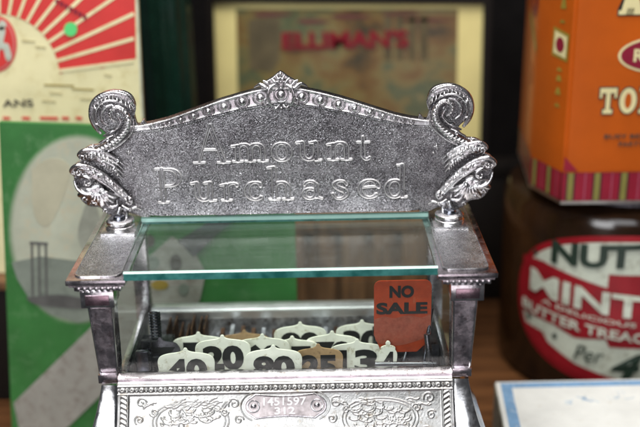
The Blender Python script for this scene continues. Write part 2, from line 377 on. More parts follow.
for bx, br in beads:
    for s in (-1, 1):
        bz = (np.interp(bx, *zip(*topk)) + np.interp(bx, *zip(*lowk))) / 2 - .06
        d = np.hypot(X - s * bx, Z - bz)
        H = np.where(d < br * .85, np.maximum(H, .10 + np.sqrt(np.maximum(0, (br * .85) ** 2 - d ** 2)) * 1.25), H)
        H += .09 * np.exp(-((d - br * 1.22) / .04) ** 2) * band
rng = np.random.rand(NZ, NX); sm = (rng + np.roll(rng, 1, 0) + np.roll(rng, 1, 1) + np.roll(np.roll(rng, 1, 0), 1, 1)) / 4
H += (sm - .5) * .016 * (Z < ZL - .1) * (D > .06)
V = np.stack([X, 9.3 - H, Z], -1).reshape(-1, 3).tolist(); F = []
idx = lambda j, i: j * NX + i
for j in range(NZ - 1):
    b = j * NX
    F += [(b + i, b + i + 1, b + NX + i + 1, b + NX + i) for i in range(NX - 1)]
nb = len(V); bx = list(range(0, NX, 10)) + [NX - 1]
V += [(xs[i], 9.75, Z0) for i in range(NX)] + [(xs[i], 9.75, float(ztop(xs[i]))) for i in range(NX)]
for i in range(NX - 1):
    F += [(nb + i + 1, nb + i, nb + NX + i, nb + NX + i + 1), (i + 1, i, nb + i, nb + i + 1), (idx(NZ - 1, i), idx(NZ - 1, i + 1), nb + NX + i + 1, nb + NX + i)]
plate = mk('nameplate', V, F, stipple, reg, smooth=True); plate.data.set_sharp_from_angle(angle=R(75))
plate.data.materials.append(cast); plate.data.materials.append(worn_ridge)
mi = np.zeros(len(plate.data.polygons), dtype=np.int32)
cellm = np.where(np.abs(D) < .042, 2, (Z > ZL - .05).astype(int))[:-1, :-1].ravel(); mi[:len(cellm)] = cellm
plate.data.polygons.foreach_set('material_index', mi)

def remeshed(mb, name, material, parent, voxel, smooth=2, rough=.0, mirror=False, flat_mat=None):
    """fuse many closed pieces into one cast surface"""
    v = np.array([tuple(p) for p in mb.v]); 
    if mirror: v = v * np.array([-1, 1, 1])
    o = mk(name + '_tmp', v, mb.f, None, None); fix(o)
    md = o.modifiers.new('r', 'REMESH'); md.mode = 'VOXEL'; md.voxel_size = voxel * S; md.use_smooth_shade = True
    if smooth: s = o.modifiers.new('s', 'SMOOTH'); s.iterations = smooth; s.factor = .5
    bpy.context.view_layer.update()
    me = bpy.data.meshes.new_from_object(o.evaluated_get(bpy.context.evaluated_depsgraph_get()))
    co = np.empty(len(me.vertices) * 3); me.vertices.foreach_get('co', co); co = co.reshape(-1, 3)
    if rough: 
        no = np.array([q.normal[:] for q in me.vertices]); co = co + no * ((np.random.rand(len(co), 1) - .5) * rough * S)
    b = np.array(BASE[parent.name]) * S; me.vertices.foreach_set('co', (co - b).ravel()); me.update(); me.materials.append(material); me.shade_smooth()
    if flat_mat:
        me.materials.append(flat_mat)
        for f in me.polygons:
            if f.normal.y < -.8 and f.center.y / S + BASE[parent.name].y > 9.2: f.material_index = 1
    bpy.data.objects.remove(o); n = bpy.data.objects.new(name, me); link(n, parent); BASE[n.name] = BASE[parent.name]; return n

# corner scroll ornaments, drawn on the left and mirrored
def LP(px, py): return ((px - 281) / 14.6, .8 + (217 - py) / 14.6)
def band3(mb, pts, y=9.3, n=10, flat=1.0, seg=6):
    """pts: (px, py, radius in px, lift in cm)"""
    q = spline(pts, seg); P = []; r = []
    for p in q:
        x, z = LP(p[0], p[1]); P.append((x, y - p[3], z)); r.append(max(.02, p[2] / 14.6))
    mb.tube(P, r, n, flat)
def rope(mb, pts, y, amp, pitch):
    """short cross ribs along a path"""
    q = spline(pts, 10); P = [Vector((LP(p[0], p[1])[0], y - p[3], LP(p[0], p[1])[1])) for p in q]; L = 0
    for i in range(1, len(P)):
        L += (P[i] - P[i - 1]).length
        if L > pitch:
            L = 0; t = (P[i] - P[i - 1]).normalized(); nrm = Vector((t.z, 0, -t.x)); w_ = q[i][2] / 14.6
            d = (nrm * .8 + t * .5).normalized() * w_
            mb.tube([P[i] - d + Vector((0, .0, 0)), P[i] + Vector((0, -amp, 0)), P[i] + d], [.03, .05, .03], 6)
def scroll():
    mb = MB()
    out = [(101, 124), (98, 112), (100, 101), (107, 93), (118, 89), (130, 90), (138, 95), (141, 104), (139, 112), (142, 124), (150, 124), (150, 213), (126, 214), (122, 218), (106, 216), (97, 208), (86, 206), (79, 199), (77, 190), (75, 180), (74, 171), (77, 162), (84, 158), (84, 150), (92, 144), (103, 142), (110, 132)]
    mb.prism([LP(*p) for p in spline(out + [out[0]], 4)[:-1]], 'y', 9.35, 9.75)
    # hood of the top scroll: broad curled band with two rims
    hood = [(106, 131, 1.5, .1), (101, 122, 2.6, .25), (99.5, 111, 3.2, .35), (103, 100, 3.6, .45), (111, 93, 3.8, .5), (122, 91, 3.8, .5), (133, 94.5, 3.4, .45), (139, 102, 2.8, .3), (139.5, 110, 1.6, .2)]
    band3(mb, hood, flat=.9)
    band3(mb, [(104, 129, .8, .3), (98.5, 112, 1.1, .5), (104, 96, 1.2, .6), (119, 88.5, 1.3, .65), (134, 91.5, 1.2, .6), (141.5, 102, 1, .4), (140, 112, .7, .3)])
    band3(mb, [(107, 124, .7, .4), (104, 112, 1.0, .6), (108, 101, 1.1, .75), (117, 96, 1.1, .8), (128, 98, 1.1, .7), (135, 104, .8, .5)])
    # inner curl running down into the stem
    st = [(124, 118, 1.0, .55), (119, 113, 1.6, .65), (119, 106, 2.1, .7), (126, 102.5, 2.4, .75), (133, 108, 2.8, .75), (134.5, 117, 3.3, .65), (130, 127, 3.8, .5), (121, 136, 4.0, .4), (110, 143, 3.8, .35), (98, 148, 3.0, .25)]
    band3(mb, st, flat=.8); rope(mb, [(p[0], p[1], p[2] * .8, p[3] + .16) for p in st], 9.3, .14, .2)
    band3(mb, [(115, 121, .9, .6), (110, 116, 1.4, .6), (110, 108, 1.7, .65), (115, 102, 1.6, .7), (122, 100, 1.1, .7)], flat=.9)
    band3(mb, [(114, 126, 1, .3), (122, 124, 1.8, .5), (127, 118, 1.5, .55), (125, 112, 1.0, .6)])
    band3(mb, [(139, 116, .8, .4), (138, 126, 1.1, .4), (131, 135, 1.2, .35), (121, 143, 1.1, .3), (110, 149, .9, .3)])
    band3(mb, [(108, 133, 1.0, .3), (116, 128, 1.1, .5), (122, 126, .8, .5)])
    band3(mb, [(104, 139, 1.0, .4), (112, 134, 1.0, .55), (119, 131, .7, .5)])
    # acanthus: two families of overlapping lobes
    for k in range(4):
        o_ = k * 2.7
        band3(mb, [(86 + o_ * .9, 156 - o_ * .1 + k, 1.3, .2), (83.5 + o_ * 1.3, 150 + o_ * .7, 1.8, .5 - .06 * k), (91 + o_, 144.5 + o_ * 1.2, 2.1, .65 - .05 * k), (104 + o_ * .4, 147 + o_ * 1.5, 1.8, .5), (116, 153 + o_ * 1.6, 1.4, .35), (126 - o_ * .4, 163 + o_ * 1.7, .7, .15)])
    for k in range(4):
        o_ = k * 3.0
        band3(mb, [(77 + o_ * .9, 173 - k, 1.2, .2), (74.5 + o_ * 1.3, 166 + o_ * .5, 1.8, .55 - .05 * k), (82 + o_, 159.5 + o_ * 1.1, 2.2, .75 - .05 * k), (95 + o_ * .6, 163 + o_ * 1.3, 2.0, .6), (109 + o_ * .2, 173 + o_ * 1.2, 1.6, .45), (121 - o_ * .3, 186 + o_ * .8, 1.2, .3), (129 - o_ * .6, 197 + o_ * .3, .8, .2)])
    mb.ball((LP(128.5, 198)[0], 9.05, LP(128.5, 198)[1]), .2)
    band3(mb, [(128, 196, 1.4, .25), (131, 199, 1.5, .3), (128, 203, 1.3, .3), (124, 201, .9, .3)])
    rope(mb, [(100, 158, 2.2, .45), (110, 163, 2.2, .5), (120, 173, 1.8, .4)], 9.3, .12, .16)
    # shell with scalloped rim
    for k in range(9):
        a = R(188 + k * 17); cx, cy = 99, 184; L = 20 + (k % 2) * 1.8
        ex, ey = cx + math.cos(a) * L * 1.05, cy - math.sin(a) * L * .98 * (1)
        band3(mb, [(cx + math.cos(a) * 3, cy - math.sin(a) * 3, 1.6, .55), ((cx + ex) / 2, (cy + ey) / 2, 2.6, .55), (ex * .9 + cx * .1, ey * .9 + cy * .1, 2.7, .3), (ex, ey, 1.7, .1)], flat=.9)
    for k in range(8):
        a = R(196 + k * 17); cx, cy = 99, 184; ex, ey = cx + math.cos(a) * 19.5, cy - math.sin(a) * 19.5
        band3(mb, [(ex, ey, 1.1, .3), (cx + math.cos(a) * 12, cy - math.sin(a) * 12, .8, .65), (cx + math.cos(a) * 7, cy - math.sin(a) * 7, .6, .7)])
    mb.ball((LP(97, 185)[0], 8.95, LP(97, 185)[1]), .42, 1.2, .75, 1)
    band3(mb, [(76, 176, 1, .4), (79, 184, 1.6, .6), (85, 189, 1.7, .7), (93, 190, 1.2, .7)])
    band3(mb, [(82, 174, 1, .5), (87, 171, 1.5, .7), (93, 175, 1.5, .75), (91, 180, 1.1, .75), (87, 178, .8, .7)])
    band3(mb, [(108, 192, 1.0, .4), (105, 198, 1.6, .5), (109, 204, 1.8, .5), (116, 203, 1.4, .45), (116, 198, .9, .4)])
    band3(mb, [(120, 204, 1.2, .3), (127, 208, 1.6, .35), (134, 206, 1.4, .3), (139, 209, .9, .2)])
    band3(mb, [(118, 206, 2.4, .2), (116, 212, 2.6, .3), (112, 217, 2.8, .3), (110, 221, 2.4, .2)])
    band3(mb, [(122, 207, 1.8, .3), (124, 213, 2.0, .3), (121, 219, 2.2, .3)])
    rq = random.Random(11)
    for cx, cy, r_, lf in ((88, 152, 3.2, .75), (97, 151, 2.6, .7), (108, 158, 2.8, .55), (118, 166, 2.4, .4), (82, 167, 3.0, .8), (104, 171, 2.6, .7), (113, 180, 2.6, .6), (121, 190, 2.2, .4), (90, 178, 3.2, .8), (84, 196, 2.6, .5), (94, 199, 2.8, .5), (103, 187, 2.6, .6), (110, 150, 2.2, .4), (120, 158, 2.0, .3), (128, 207, 2.4, .4), (104, 209, 2.8, .4), (98, 141, 2.2, .4), (113, 135, 2.0, .65), (104, 119, 2.0, .45), (137, 99, 1.8, .5), (126, 110, 2.0, .7)):
        a0 = rq.uniform(0, 6.28); dr = rq.choice((-1, 1))
        band3(mb, [(cx + r_ * (1 - .7 * t) * math.cos(a0 + dr * 5 * t), cy + r_ * (1 - .7 * t) * math.sin(a0 + dr * 5 * t), .95 - .3 * t, lf + .1 * t) for t in (0, .25, .5, .75, 1)], seg=4)
    for a0, b0 in (((84, 153), (98, 147)), ((98, 147), (118, 158)), ((76, 168), (90, 161)), ((90, 161), (112, 178)), ((112, 178), (127, 197)), ((102, 103), (120, 91)), ((120, 91), (139, 103))):
        for k in range(5):
            t = (k + .5) / 5; x, y = a0[0] + (b0[0] - a0[0]) * t, a0[1] + (b0[1] - a0[1]) * t
            band3(mb, [(x, y - 1.5, .5, .55), (x + .8, y + 1.5, .75, .78), (x + 2.2, y + 4.5, .5, .6)], seg=3)
    # small star and dot on the plate
    for a in (10, 100, 190, 280): band3(mb, [(131, 150, 1.1, .12), (131 + math.cos(R(a)) * 4, 150 + math.sin(R(a)) * 4, .4, .1)])
    mb.ball((LP(134, 157)[0], 9.25, LP(134, 157)[1]), .1)
    return mb
scroll_mb = scroll()
for mir in (False, True):
    remeshed(scroll_mb, 'scroll_ornament', cast, plate, .038, 1, .012, mir, stipple)
# crest in the middle of the top edge
def crest():
    mb = MB(); c = (9.12)
    P = lambda x, z: (x, z)
    mb.prism([(-1.15, 8.75), (-1.3, 9.6), (-1.0, 9.95), (-.75, 10.1), (-.5, 10.25), (-.2, 10.5), (0, 10.62), (.2, 10.5), (.5, 10.25), (.75, 10.1), (1.0, 9.95), (1.3, 9.6), (1.15, 8.75), (.5, 8.3), (0, 8.15), (-.5, 8.3)], 'y', 9.3, 9.75)
    ring = [(math.cos(a) * .46, 9.05, 9.12 + math.sin(a) * .46) for a in np.linspace(0, 2 * math.pi, 33)]
    mb.tube(ring, .07, 8); mb.ball((0, 9.1, 9.12), .3, 1, .8, 1)
    for s in (-1, 1):
        def c3(pts): 
            q = spline([(s * p[0], p[1], p[2], p[3]) for p in pts], 6); mb.tube([(p[0], 9.25 - p[3], p[1]) for p in q], [max(.02, p[2]) for p in q], 9)
        c3([(.35, 8.3, .06, .1), (.72, 8.6, .09, .25), (.85, 9.1, .12, .35), (.72, 9.6, .13, .35), (.35, 9.85, .1, .25)])
        c3([(.75, 8.35, .05, .1), (1.0, 8.45, .08, .2), (1.1, 8.8, .06, .2), (.95, 8.9, .04, .2)])
        c3([(.6, 9.3, .08, .3), (.95, 9.65, .13, .3), (1.3, 9.85, .13, .2), (1.6, 9.72, .08, .1), (1.75, 9.6, .05, .05)])
        c3([(.55, 9.55, .06, .3), (.85, 9.95, .1, .25), (1.15, 10.08, .08, .15)])
        c3([(.1, 9.65, .06, .25), (.35, 10.0, .1, .25), (.6, 10.22, .07, .15)])
        c3([(.0, 9.9, .06, .2), (.15, 10.2, .08, .2), (.28, 10.42, .06, .1)])
        c3([(.1, 8.5, .05, .2), (.35, 8.25, .08, .25), (.6, 8.15, .06, .15)])
        mb.ball((s * .16, 9.05, 10.03), .09)
    mb.ball((0, 9.1, 10.5), .13); mb.ball((0, 9.05, 10.25), .08); mb.ball((0, 9.05, 8.25), .1)
    return mb
remeshed(crest(), 'crest', cast, plate, .034, 1, .006)
mb = MB()                                          # small tie in the middle of the lower edge
for a in range(0, 360, 60): mb.tube([(.2, 9.1, .95), (.2 + .28 * math.cos(R(a)), 9.15, .95 + .14 * math.sin(R(a)))], [.07, .04], 8)
mb.ball((.2, 9.05, .95), .1); mb.box(-.15, .55, 9.2, 9.6, .8, 1.05)
mb.build('lower_tie', cast, plate, True)

# side caps
def side_cap(s):
    X_ = lambda a, b: (s * a, s * b) if s > 0 else (s * b, s * a)
    x0, x1 = X_(9.45, 13.1)
    mb = MB(); mb.box(x0, x1, .45, 12.8, -.34, 0, .07)
    cap = mb.build('side_cap', nickel_dark, reg, True)
    # raised stippled panel
    xi0, xi1 = X_(9.85, 12.65); r_ = .45; pts = []
    for cx, cy, a0 in ((xi1 - r_, 12.3 - r_, 0), (xi0 + r_, 12.3 - r_, 90), (xi0 + r_, .95 + r_, 180), (xi1 - r_, .95 + r_, 270)):
        for k in range(7): a = R(a0 + k * 15); pts.append((cx + r_ * math.cos(a), cy + r_ * math.sin(a)))
    MB().prism(pts, 'z', .0, .09, .035).build('stippled_panel', stipple_cap, cap, True)
    rim = [(p[0], p[1], .07) for p in pts] + [(pts[0][0], pts[0][1], .07)]
    MB().tube(rim, .055, 8).build('panel_rim', nickel, cap, True)
    # stepped moulding under the slab
    u = MB(); a0, a1 = X_(9.6, 12.95); u.box(a0, a1, .6, 12.7, -.5, -.34); a0, a1 = X_(9.8, 12.7); u.box(a0, a1, .8, 12.5, -.86, -.5, .05)
    u.build('cap_moulding', nickel_dark, cap, True)
    d = MB()
    for k in range(8): xx = min(a0, a1) + .2 + k * .36; d.box(xx, xx + .2, .62, .85, -.8, -.5, .03)
    for k in range(30): yy = 1.2 + k * .38; xo = s * 12.7; d.box(min(xo, xo + s * .14), max(xo, xo + s * .14), yy, yy + .2, -.8, -.5)
    d.build('dentil_row', nickel, cap, True)
    # pedestal for the nameplate screw
    p = MB(); c = s * 11.15; p.box(c - 1.15, c + 1.15, 7.35, 10.6, .06, .30, .07)
    ped = p.build('pedestal', cast, cap, True)
    MB().lathe([(.98, .28), (1.0, .34), (1.0, .50), (.92, .56), (.80, .58), (.80, .66), (.96, .69), (.97, .84), (.86, .93), (.5, .97)], (c, 8.55, 0)).build('turned_washer', nickel, ped, True)
    MB().lathe([(.40, .96), (.42, 1.05), (.36, 1.16), (.2, 1.22), (.02, 1.23)], (c, 8.4, 0), n=24).build('screw_head', steel, ped, True)
    return cap
for s in (-1, 1): side_cap(s)

# glass top: faces clear, edges green
def glass_top_build():
    gx0, gx1, gy0, gy1, z0, z1 = -9.50, 9.42, .32, 9.75, .015, .55; bx0, bx1 = -9.92, 9.85
    t = MB(); t.add([(gx0, gy0 + .05, z1), (gx1, gy0 + .05, z1), (bx1, gy1 - .05, z1), (bx0, gy1 - .05, z1)], [(0, 1, 2, 3)])
    t.add([(gx0, gy0 + .05, z0), (gx1, gy0 + .05, z0), (bx1, gy1 - .05, z0), (bx0, gy1 - .05, z0)], [(3, 2, 1, 0)])
    o = mk('glass_top', t.v, t.f, glass_top, reg)
    e = MB()
    e.box(gx0, gx1, gy0, gy0 + .045, z0, z1 - .09); e.box(bx0, bx1, gy1 - .045, gy1, z0, z1 - .09)
    e.build('green_edge', glass_edge, o)
    MB().box(bx0, bx1, gy1 - .06, gy1 - .048, z0 + .16, z1 - .1).build('rear_edge', glass_lip, o)
    for a_, b_ in ((gx0, bx0), (gx1, bx1)): mk('side_edge', [(a_, gy0 + .05, z0), (b_, gy1 - .05, z0), (b_, gy1 - .05, z1), (a_, gy0 + .05, z1)], [(0, 1, 2, 3)], glass_pane, o)
    l = MB()
    for ya, yb, q0, q1 in ((gy0, gy0 + .11, gx0, gx1), (gy1, gy1 - .09, bx0, bx1)):
        l.add([(q0, ya, z1 - .09), (q1, ya, z1 - .09), (q1, yb, z1 + .004), (q0, yb, z1 + .004)], [(0, 1, 2, 3)])
    mk('bevelled_lip', l.v, l.f, glass_lip, o)
glass_top_build()

# posts
for s in (-1, 1):
    # front post, narrowing downwards
    o_ = [(10.42, -1.95), (12.0, -1.95), (11.73, -6.5), (10.5, -6.5)]
    po = MB().prism([(s * a, b) for a, b in o_], 'y', .8, 2.2, .08).build('front_post', nickel_dark, reg, True)
    rim = MB()
    for a, b in (((10.5, -1.95), (10.58, -6.5)), ((11.92, -1.95), (11.65, -6.5))): rim.tube([(s * a[0], .8, a[1]), (s * b[0], .8, b[1])], .07, 8)
    rim.build('post_edge', nickel, po, True)
    cp = MB(); a, b = sorted((s * 10.3, s * 12.35)); cp.box(a, b, .68, 2.4, -1.95, -.86, .05); capi = cp.build('capital', nickel, po, True)
    MB().box(a + .3, b - .28, .6, .69, -1.75, -1.1, .04).build('capital_panel', pink, capi, True)
    xi = s * 10.35
    # rear post and side pane
    a, b = sorted((s * 10.1, s * 11.2)); MB().box(a, b, 11.4, 12.3, -8.6, -.86, .06).build('rear_post', nickel_dark, reg, True)
    a, b = sorted((s * 10.45, s * 10.55)); MB().box(a, b, 2.25, 11.4, -7.2, -.86).build('side_glass', glass_pane, reg)
    a, b = sorted((s * 10.3, s * 10.75)); MB().box(a, b, 2.2, 11.4, -7.6, -7.1, .05).build('side_rail', nickel, reg, True)
    a, b = sorted((s * 10.4, s * 10.7)); MB().box(a, b, 2.2, 11.4, -9.6, -7.6).build('side_plate', interior, reg)
# front window rail: bevelled, two steps
fr = MB().prism([(.52, -6.62), (.34, -6.72), (.30, -6.98), (.2, -7.05), (1.6, -7.05), (1.6, -6.9), (.78, -6.54)], 'x', -10.5, 10.5, .04).build('front_rail', nickel_dark, reg, True)
# window panes
MB().box(-10.4, 10.4, 1.35, 1.45, -6.85, -.9).build('front_glass', glass_pane, reg)
MB().box(-10.1, 10.1, 11.75, 11.83, -7.1, -.2).build('rear_glass', glass_pane, reg)
rr = MB(); rr.box(-10.1, 10.1, 11.35, 12.1, -8.2, -7.15, .12); rr.box(-10.1, 10.1, 11.1, 11.36, -7.62, -7.4, .05)
rr.build('rear_rail', rail_silver, reg, True)
MB().box(-10.2, 10.2, 11.5, 11.9, -11.5, -8.2).build('rear_plate', interior, reg)
MB().box(-10.3, 10.3, 1.9, 11.5, -10.2, -9.9).build('flag_tray', interior, reg)

# embossed front panel below the window, curving forward
prof = spline([(.22, -7.07), (0, -7.6), (-.5, -8.5), (-1.2, -9.5), (-2.2, -10.6), (-3.5, -11.8), (-5.2, -13.2)], 24)
pl = np.array(prof); seg = np.r_[0, np.cumsum(np.hypot(*np.diff(pl, axis=0).T))]
def surf(x, v, h=0):
    y = np.interp(v, seg, pl[:, 0]); z = np.interp(v, seg, pl[:, 1])
    y2 = np.interp(v + .1, seg, pl[:, 0]); z2 = np.interp(v + .1, seg, pl[:, 1]); ty, tz = y2 - y, z2 - z
    l = np.hypot(ty, tz) + 1e-9; return np.stack(np.broadcast_arrays(x, y + tz / l * h, z - ty / l * h), -1)
def strokes(X, V_, pls, wd, amp, H):
    for p in pls:
        q = np.array(p); x0, v0 = q.min(0) - .3; x1, v1 = q.max(0) + .3
        sel = (X > x0) & (X < x1) & (V_ > v0) & (V_ < v1)
        if not sel.any(): continue
        xs_, vs_ = X[sel], V_[sel]; d = np.full(xs_.shape, 9.)
        for i in range(len(q) - 1): d = np.minimum(d, capsule(xs_, vs_, (q[i][0], q[i][1], 0), (q[i + 1][0], q[i + 1][1], 0)))
        H[sel] = np.maximum(H[sel], amp * np.exp(-(d / wd) ** 2))
NXp, NVp = 820, 220; xs2 = np.linspace(-10.55, 10.55, NXp); vs2 = np.linspace(0, 6.0, NVp); XX, VV = np.meshgrid(xs2, vs2); HH = np.zeros_like(XX)
HH += .1 * np.exp(-((VV - .12) / .07) ** 2) + .1 * np.exp(-((VV - .62) / .06) ** 2)
for k in range(-17, 18):                       # bead and reel row
    d = np.hypot((XX - k * .6) / 1.35, VV - .37); HH = np.maximum(HH, np.sqrt(np.maximum(0, .17 ** 2 - d ** 2)) * .9)
    HH -= .12 * np.exp(-(np.hypot(XX - k * .6, VV - .37) / .05) ** 2)
    for e in (.27, .33): HH = np.maximum(HH, .1 * np.exp(-(((XX - k * .6 - e) / .03) ** 2)) * (np.abs(VV - .37) < .15))
for s in (-1, 1):                              # rope borders down the sides
    u = (XX * s - 9.85); HH = np.maximum(HH, (.09 * np.exp(-(u / .07) ** 2) + .09 * np.exp(-((u - .5) / .07) ** 2)) * (VV > .6))
    ph = (VV * 3.2 + u * 1.8) % 1; HH = np.maximum(HH, (np.abs(u - .25) < .18) * (VV > .7) * .1 * (.5 + .5 * np.cos(2 * np.pi * ph)))
    def spir(cx, cv, r, turns, a0, dr=1): return [(cx + r * (1 - t * .85) * math.cos(a0 + dr * t * turns * 2 * math.pi), cv + r * (1 - t * .85) * math.sin(a0 + dr * t * turns * 2 * math.pi)) for t in np.linspace(0, 1, 26)]
    P_ = []
    oval = lambda a, b: [(s * (5.9 + a * math.cos(t) * (1 - .12 * math.cos(2 * t))), 2.35 + b * math.sin(t) * abs(math.sin(t)) ** .2) for t in np.linspace(0, 2 * math.pi, 40)]
    P_ += [oval(2.7, 1.25), oval(2.45, 1.08)]
    strokes(XX, VV, P_, .03, .035, HH); P_ = []
    for cx, cv, r, dr in ((9.0, 1.15, .38, 1), (9.1, 2.2, .32, -1), (8.8, 3.3, .42, 1), (3.2, 1.3, .38, -1), (2.9, 2.3, .3, 1), (3.3, 3.4, .4, -1), (8.2, 1.75, .28, 1), (3.8, 1.8, .25, -1), (7.6, 4.3, .4, 1), (4.4, 4.3, .4, -1), (6, 4.6, .35, 1)):
        P_.append([(s * a, b) for a, b in spir(cx, cv, r, 1.4, random.random() * 6, dr)])
    for k in range(34):
        cx = 3.2 + 5.6 * random.random(); cv = random.choice([1.25, 1.45, 3.25, 3.5]) + random.uniform(-.12, .12); a = random.uniform(-.5, .5)
        P_.append([(s * (cx + t * math.cos(a)), cv + t * math.sin(a) + .15 * math.sin(t * 5)) for t in np.linspace(-.4, .4, 8)])
    for k in range(46):
        cx = 4.3 + 3.2 * random.random(); cv = 2.35 + random.uniform(-.7, .7); a = random.uniform(-1, 1)
        P_.append([(s * (cx + t * math.cos(a) + .12 * math.sin(t * 9)), cv + .5 * t * math.sin(a) + .12 * math.cos(t * 8)) for t in np.linspace(-.35, .35, 9)])
    strokes(XX, VV, P_, .032, .05, HH)
rg = np.random.rand(NVp, NXp); HH += (rg - .5) * .008
PV = surf(XX, VV, HH * .8).reshape(-1, 3); PF = []
for j in range(NVp - 1):
    b = j * NXp; PF += [(b + i, b + NXp + i, b + NXp + i + 1, b + i + 1) for i in range(NXp - 1)]
panel = mk('front_panel', PV, PF, emboss, reg, smooth=True)
# serial plate following the panel
cut = []
for t in np.linspace(0, 2 * math.pi, 96, endpoint=False):
    c_, s_ = math.cos(t), math.sin(t); cut.append((c_, s_))
hx, hv, cv = 1.85, .74, 1.50
outl = []
for k in range(13): t = -1 + k / 6; outl.append((t * hx, cv - hv + .13 * (1 - t * t)))
for k in range(11): a = R(-62 + k * 12.4); outl.append((hx - .1 + .78 * math.cos(a) , cv + .62 * math.sin(a)))
for k in range(13): t = 1 - k / 6; outl.append((t * hx, cv + hv - .13 * (1 - t * t)))
for k in range(11): a = R(118 + k * 12.4); outl.append((-hx + .1 + .78 * math.cos(a), cv + .62 * math.sin(a)))
bm = bmesh.new(); vs_ = [bm.verts.new((a, b, 0)) for a, b in outl]; f_ = bm.faces.new(vs_)
bmesh.ops.triangulate(bm, faces=[f_]); bmesh.ops.subdivide_edges(bm, edges=bm.edges[:], cuts=2)
bmesh.ops.triangulate(bm, faces=bm.faces[:])
n0 = len(bm.verts); pv = [surf(q.co.x, q.co.y, .10) for q in bm.verts]; bm.verts.index_update(); pf = [[q.index for q in f.verts] for f in bm.faces]
sp = mk('serial_plate', pv, pf, plate_metal, reg, smooth=True); sp['label'] = 'darker riveted plate stamped 1451597 over 312'
rimp = [tuple(surf(a, b, .11)) for a, b in outl]; rimp.append(rimp[0])
MB().tube(rimp, .065, 8).build('plate_rim', nickel_dark, sp, True)
smap = lambda x, v, d: tuple(surf(x, v, .10 + d))
text('serial_number', '1451597', (-1.36, 1.3, cv - .04, cv - .54, 0), digits_m, sp, .06, .006, smap)
text('model_number', '312', (-.66, .60, cv + .50, cv + .08, 0), digits_m, sp, .06, .008, smap)
for s in (-1, 1):
    c = surf(s * 1.98, cv, .1); q = MB(); a = []
    ring = [tuple(surf(s * 1.98 + .36 * math.cos(t), cv + .36 * math.sin(t), .12)) for t in np.linspace(0, 2 * math.pi, 25)]
    q.tube(ring, .05, 8); q.ball(tuple(c), .2, 1, .6, 1); q.build('rivet', nickel, sp, True)
    ring = [tuple(surf(s * (1.5 + .75 * math.cos(t) * 1.7), cv + .95 * math.sin(t), .03)) for t in np.linspace(-1.1, 1.1, 20)]
    MB().tube(ring, .05, 8).build('embossed_scroll', emboss, panel, True)
# flared corner strips either side of the panel
for s in (-1, 1):
    V2 = []; F2 = []; nv = 60; xw = lambda v: 11.52 + .15 * v + .02 * v * v
    for j in range(nv):
        v = j / (nv - 1) * 6.0
        for x, h in ((10.45, .0), (10.52, .12), (10.7, .17), (xw(v) - .25, .17), (xw(v) - .05, .1), (xw(v), -.05)): V2.append(tuple(surf(s * x, v, h)))
        p = V2[-1]; V2.append((p[0] - s * .2, 6, p[2]))
    k = 7
    for j in range(nv - 1):
        for i in range(k - 1): F2.append((j * k + i, j * k + i + 1, (j + 1) * k + i + 1, (j + 1) * k + i))
    fl = mk('flared_corner', V2, F2, nickel, reg, smooth=True); fix(fl); fl.data.set_sharp_from_angle(angle=R(50))
    x0, x1 = sorted((s * 10.52, s * 11.72)); MB().box(x0, x1, .4, 2.2, -7.07, -6.48, .05).build('corner_block', nickel_dark, reg, True)
# cabinet under the frame of the picture
cb = MB(); cb.prism([(-5.3, -13.35), (-6.2, -14.6), (-6.2, -21.3), (12.6, -21.3), (12.6, -10.3), (2.4, -10.3), (1.5, -12.8)], 'x', -11.9, 11.9, .1); cb.build('cabinet', nickel_dark, reg, True)
MB().box(-12.4, 12.4, -7, 13.2, -22, -21.3, .15).build('base_board', shelfwood, reg, True)
dr = MB().box(-10.8, 10.8, -6.6, -6.21, -20.7, -16.2, .12).build('drawer', cast, reg, True)
MB().tube([(-2, -6.6, -18), (-1.6, -7.4, -18.2), (1.6, -7.4, -18.2), (2, -6.6, -18)], .2, 10).build('drawer_pull', nickel, dr, True)

# ------------------------------------------------------------------ number flags in the window
def flag_outline(w_, h):
    """half width w_, top shoulders, pointed finial; (x, z) with z=0 at the finial tip"""
    k = w_ / 1.72; half = [(0, 0), (.08, -.03), (.13, -.11), (.17, -.2), (.34 * k, -.29), (.65 * k, -.35), (1.0 * k, -.40), (1.35 * k, -.50), (w_ - .14, -.66), (w_ - .02, -.9), (w_, -1.2), (w_ - .03, -1.6), (w_ - .04, -h)]
    q = [tuple(p) for p in spline(half, 3)]; return q + [(-a, b) for a, b in q[::-1] if a > 0]
def flag(cx, topz, y, txt, m_, w_=1.72, label=None, lean=0, h=3.6):
    pts = [(cx + a, topz + b) for a, b in flag_outline(w_, h)]
    f = MB().prism(pts, 'y', y, y + .1, .02).build('number_flag', m_, reg, True)
    if label: f['label'] = label
    if txt: text('numeral', txt, (cx - w_ * .74, cx + w_ * .74, topz - 2.62, topz - .78, y - .012), black, f, .012, .055)
    if lean: pass
    return f
def FP(px, py, y): p = at(px, py, y); return p.x, p.z
flags = [(185, 348, 2.4, '40', cream), (222, 335, 4.2, '20', cream), (198, 332, 6.6, '5', cream), (273, 345, 2.4, '80', cream), (262, 334, 5.2, '60', cream),
         (300, 322, 7.6, '90', cream), (318, 344, 3.1, '25', tan), (357, 339, 4.3, '13', cream), (332, 331, 6.0, '70', cream), (362, 320, 8.0, '30', cream),
         (244, 330, 8.6, '50', tan), (292, 336, 5.9, '15', cream)]
for px_, py_, y_, t_, m_ in flags:
    x_, z_ = FP(px_, py_, y_); flag(x_, z_, y_, t_, m_, 1.84 if t_ != '25' else 1.62, 'tan flag numbered ' + t_ if m_ is tan else None)
x_, z_ = FP(388, 341, 3.6); flag(x_, z_, 3.6, '4', cream, .62)
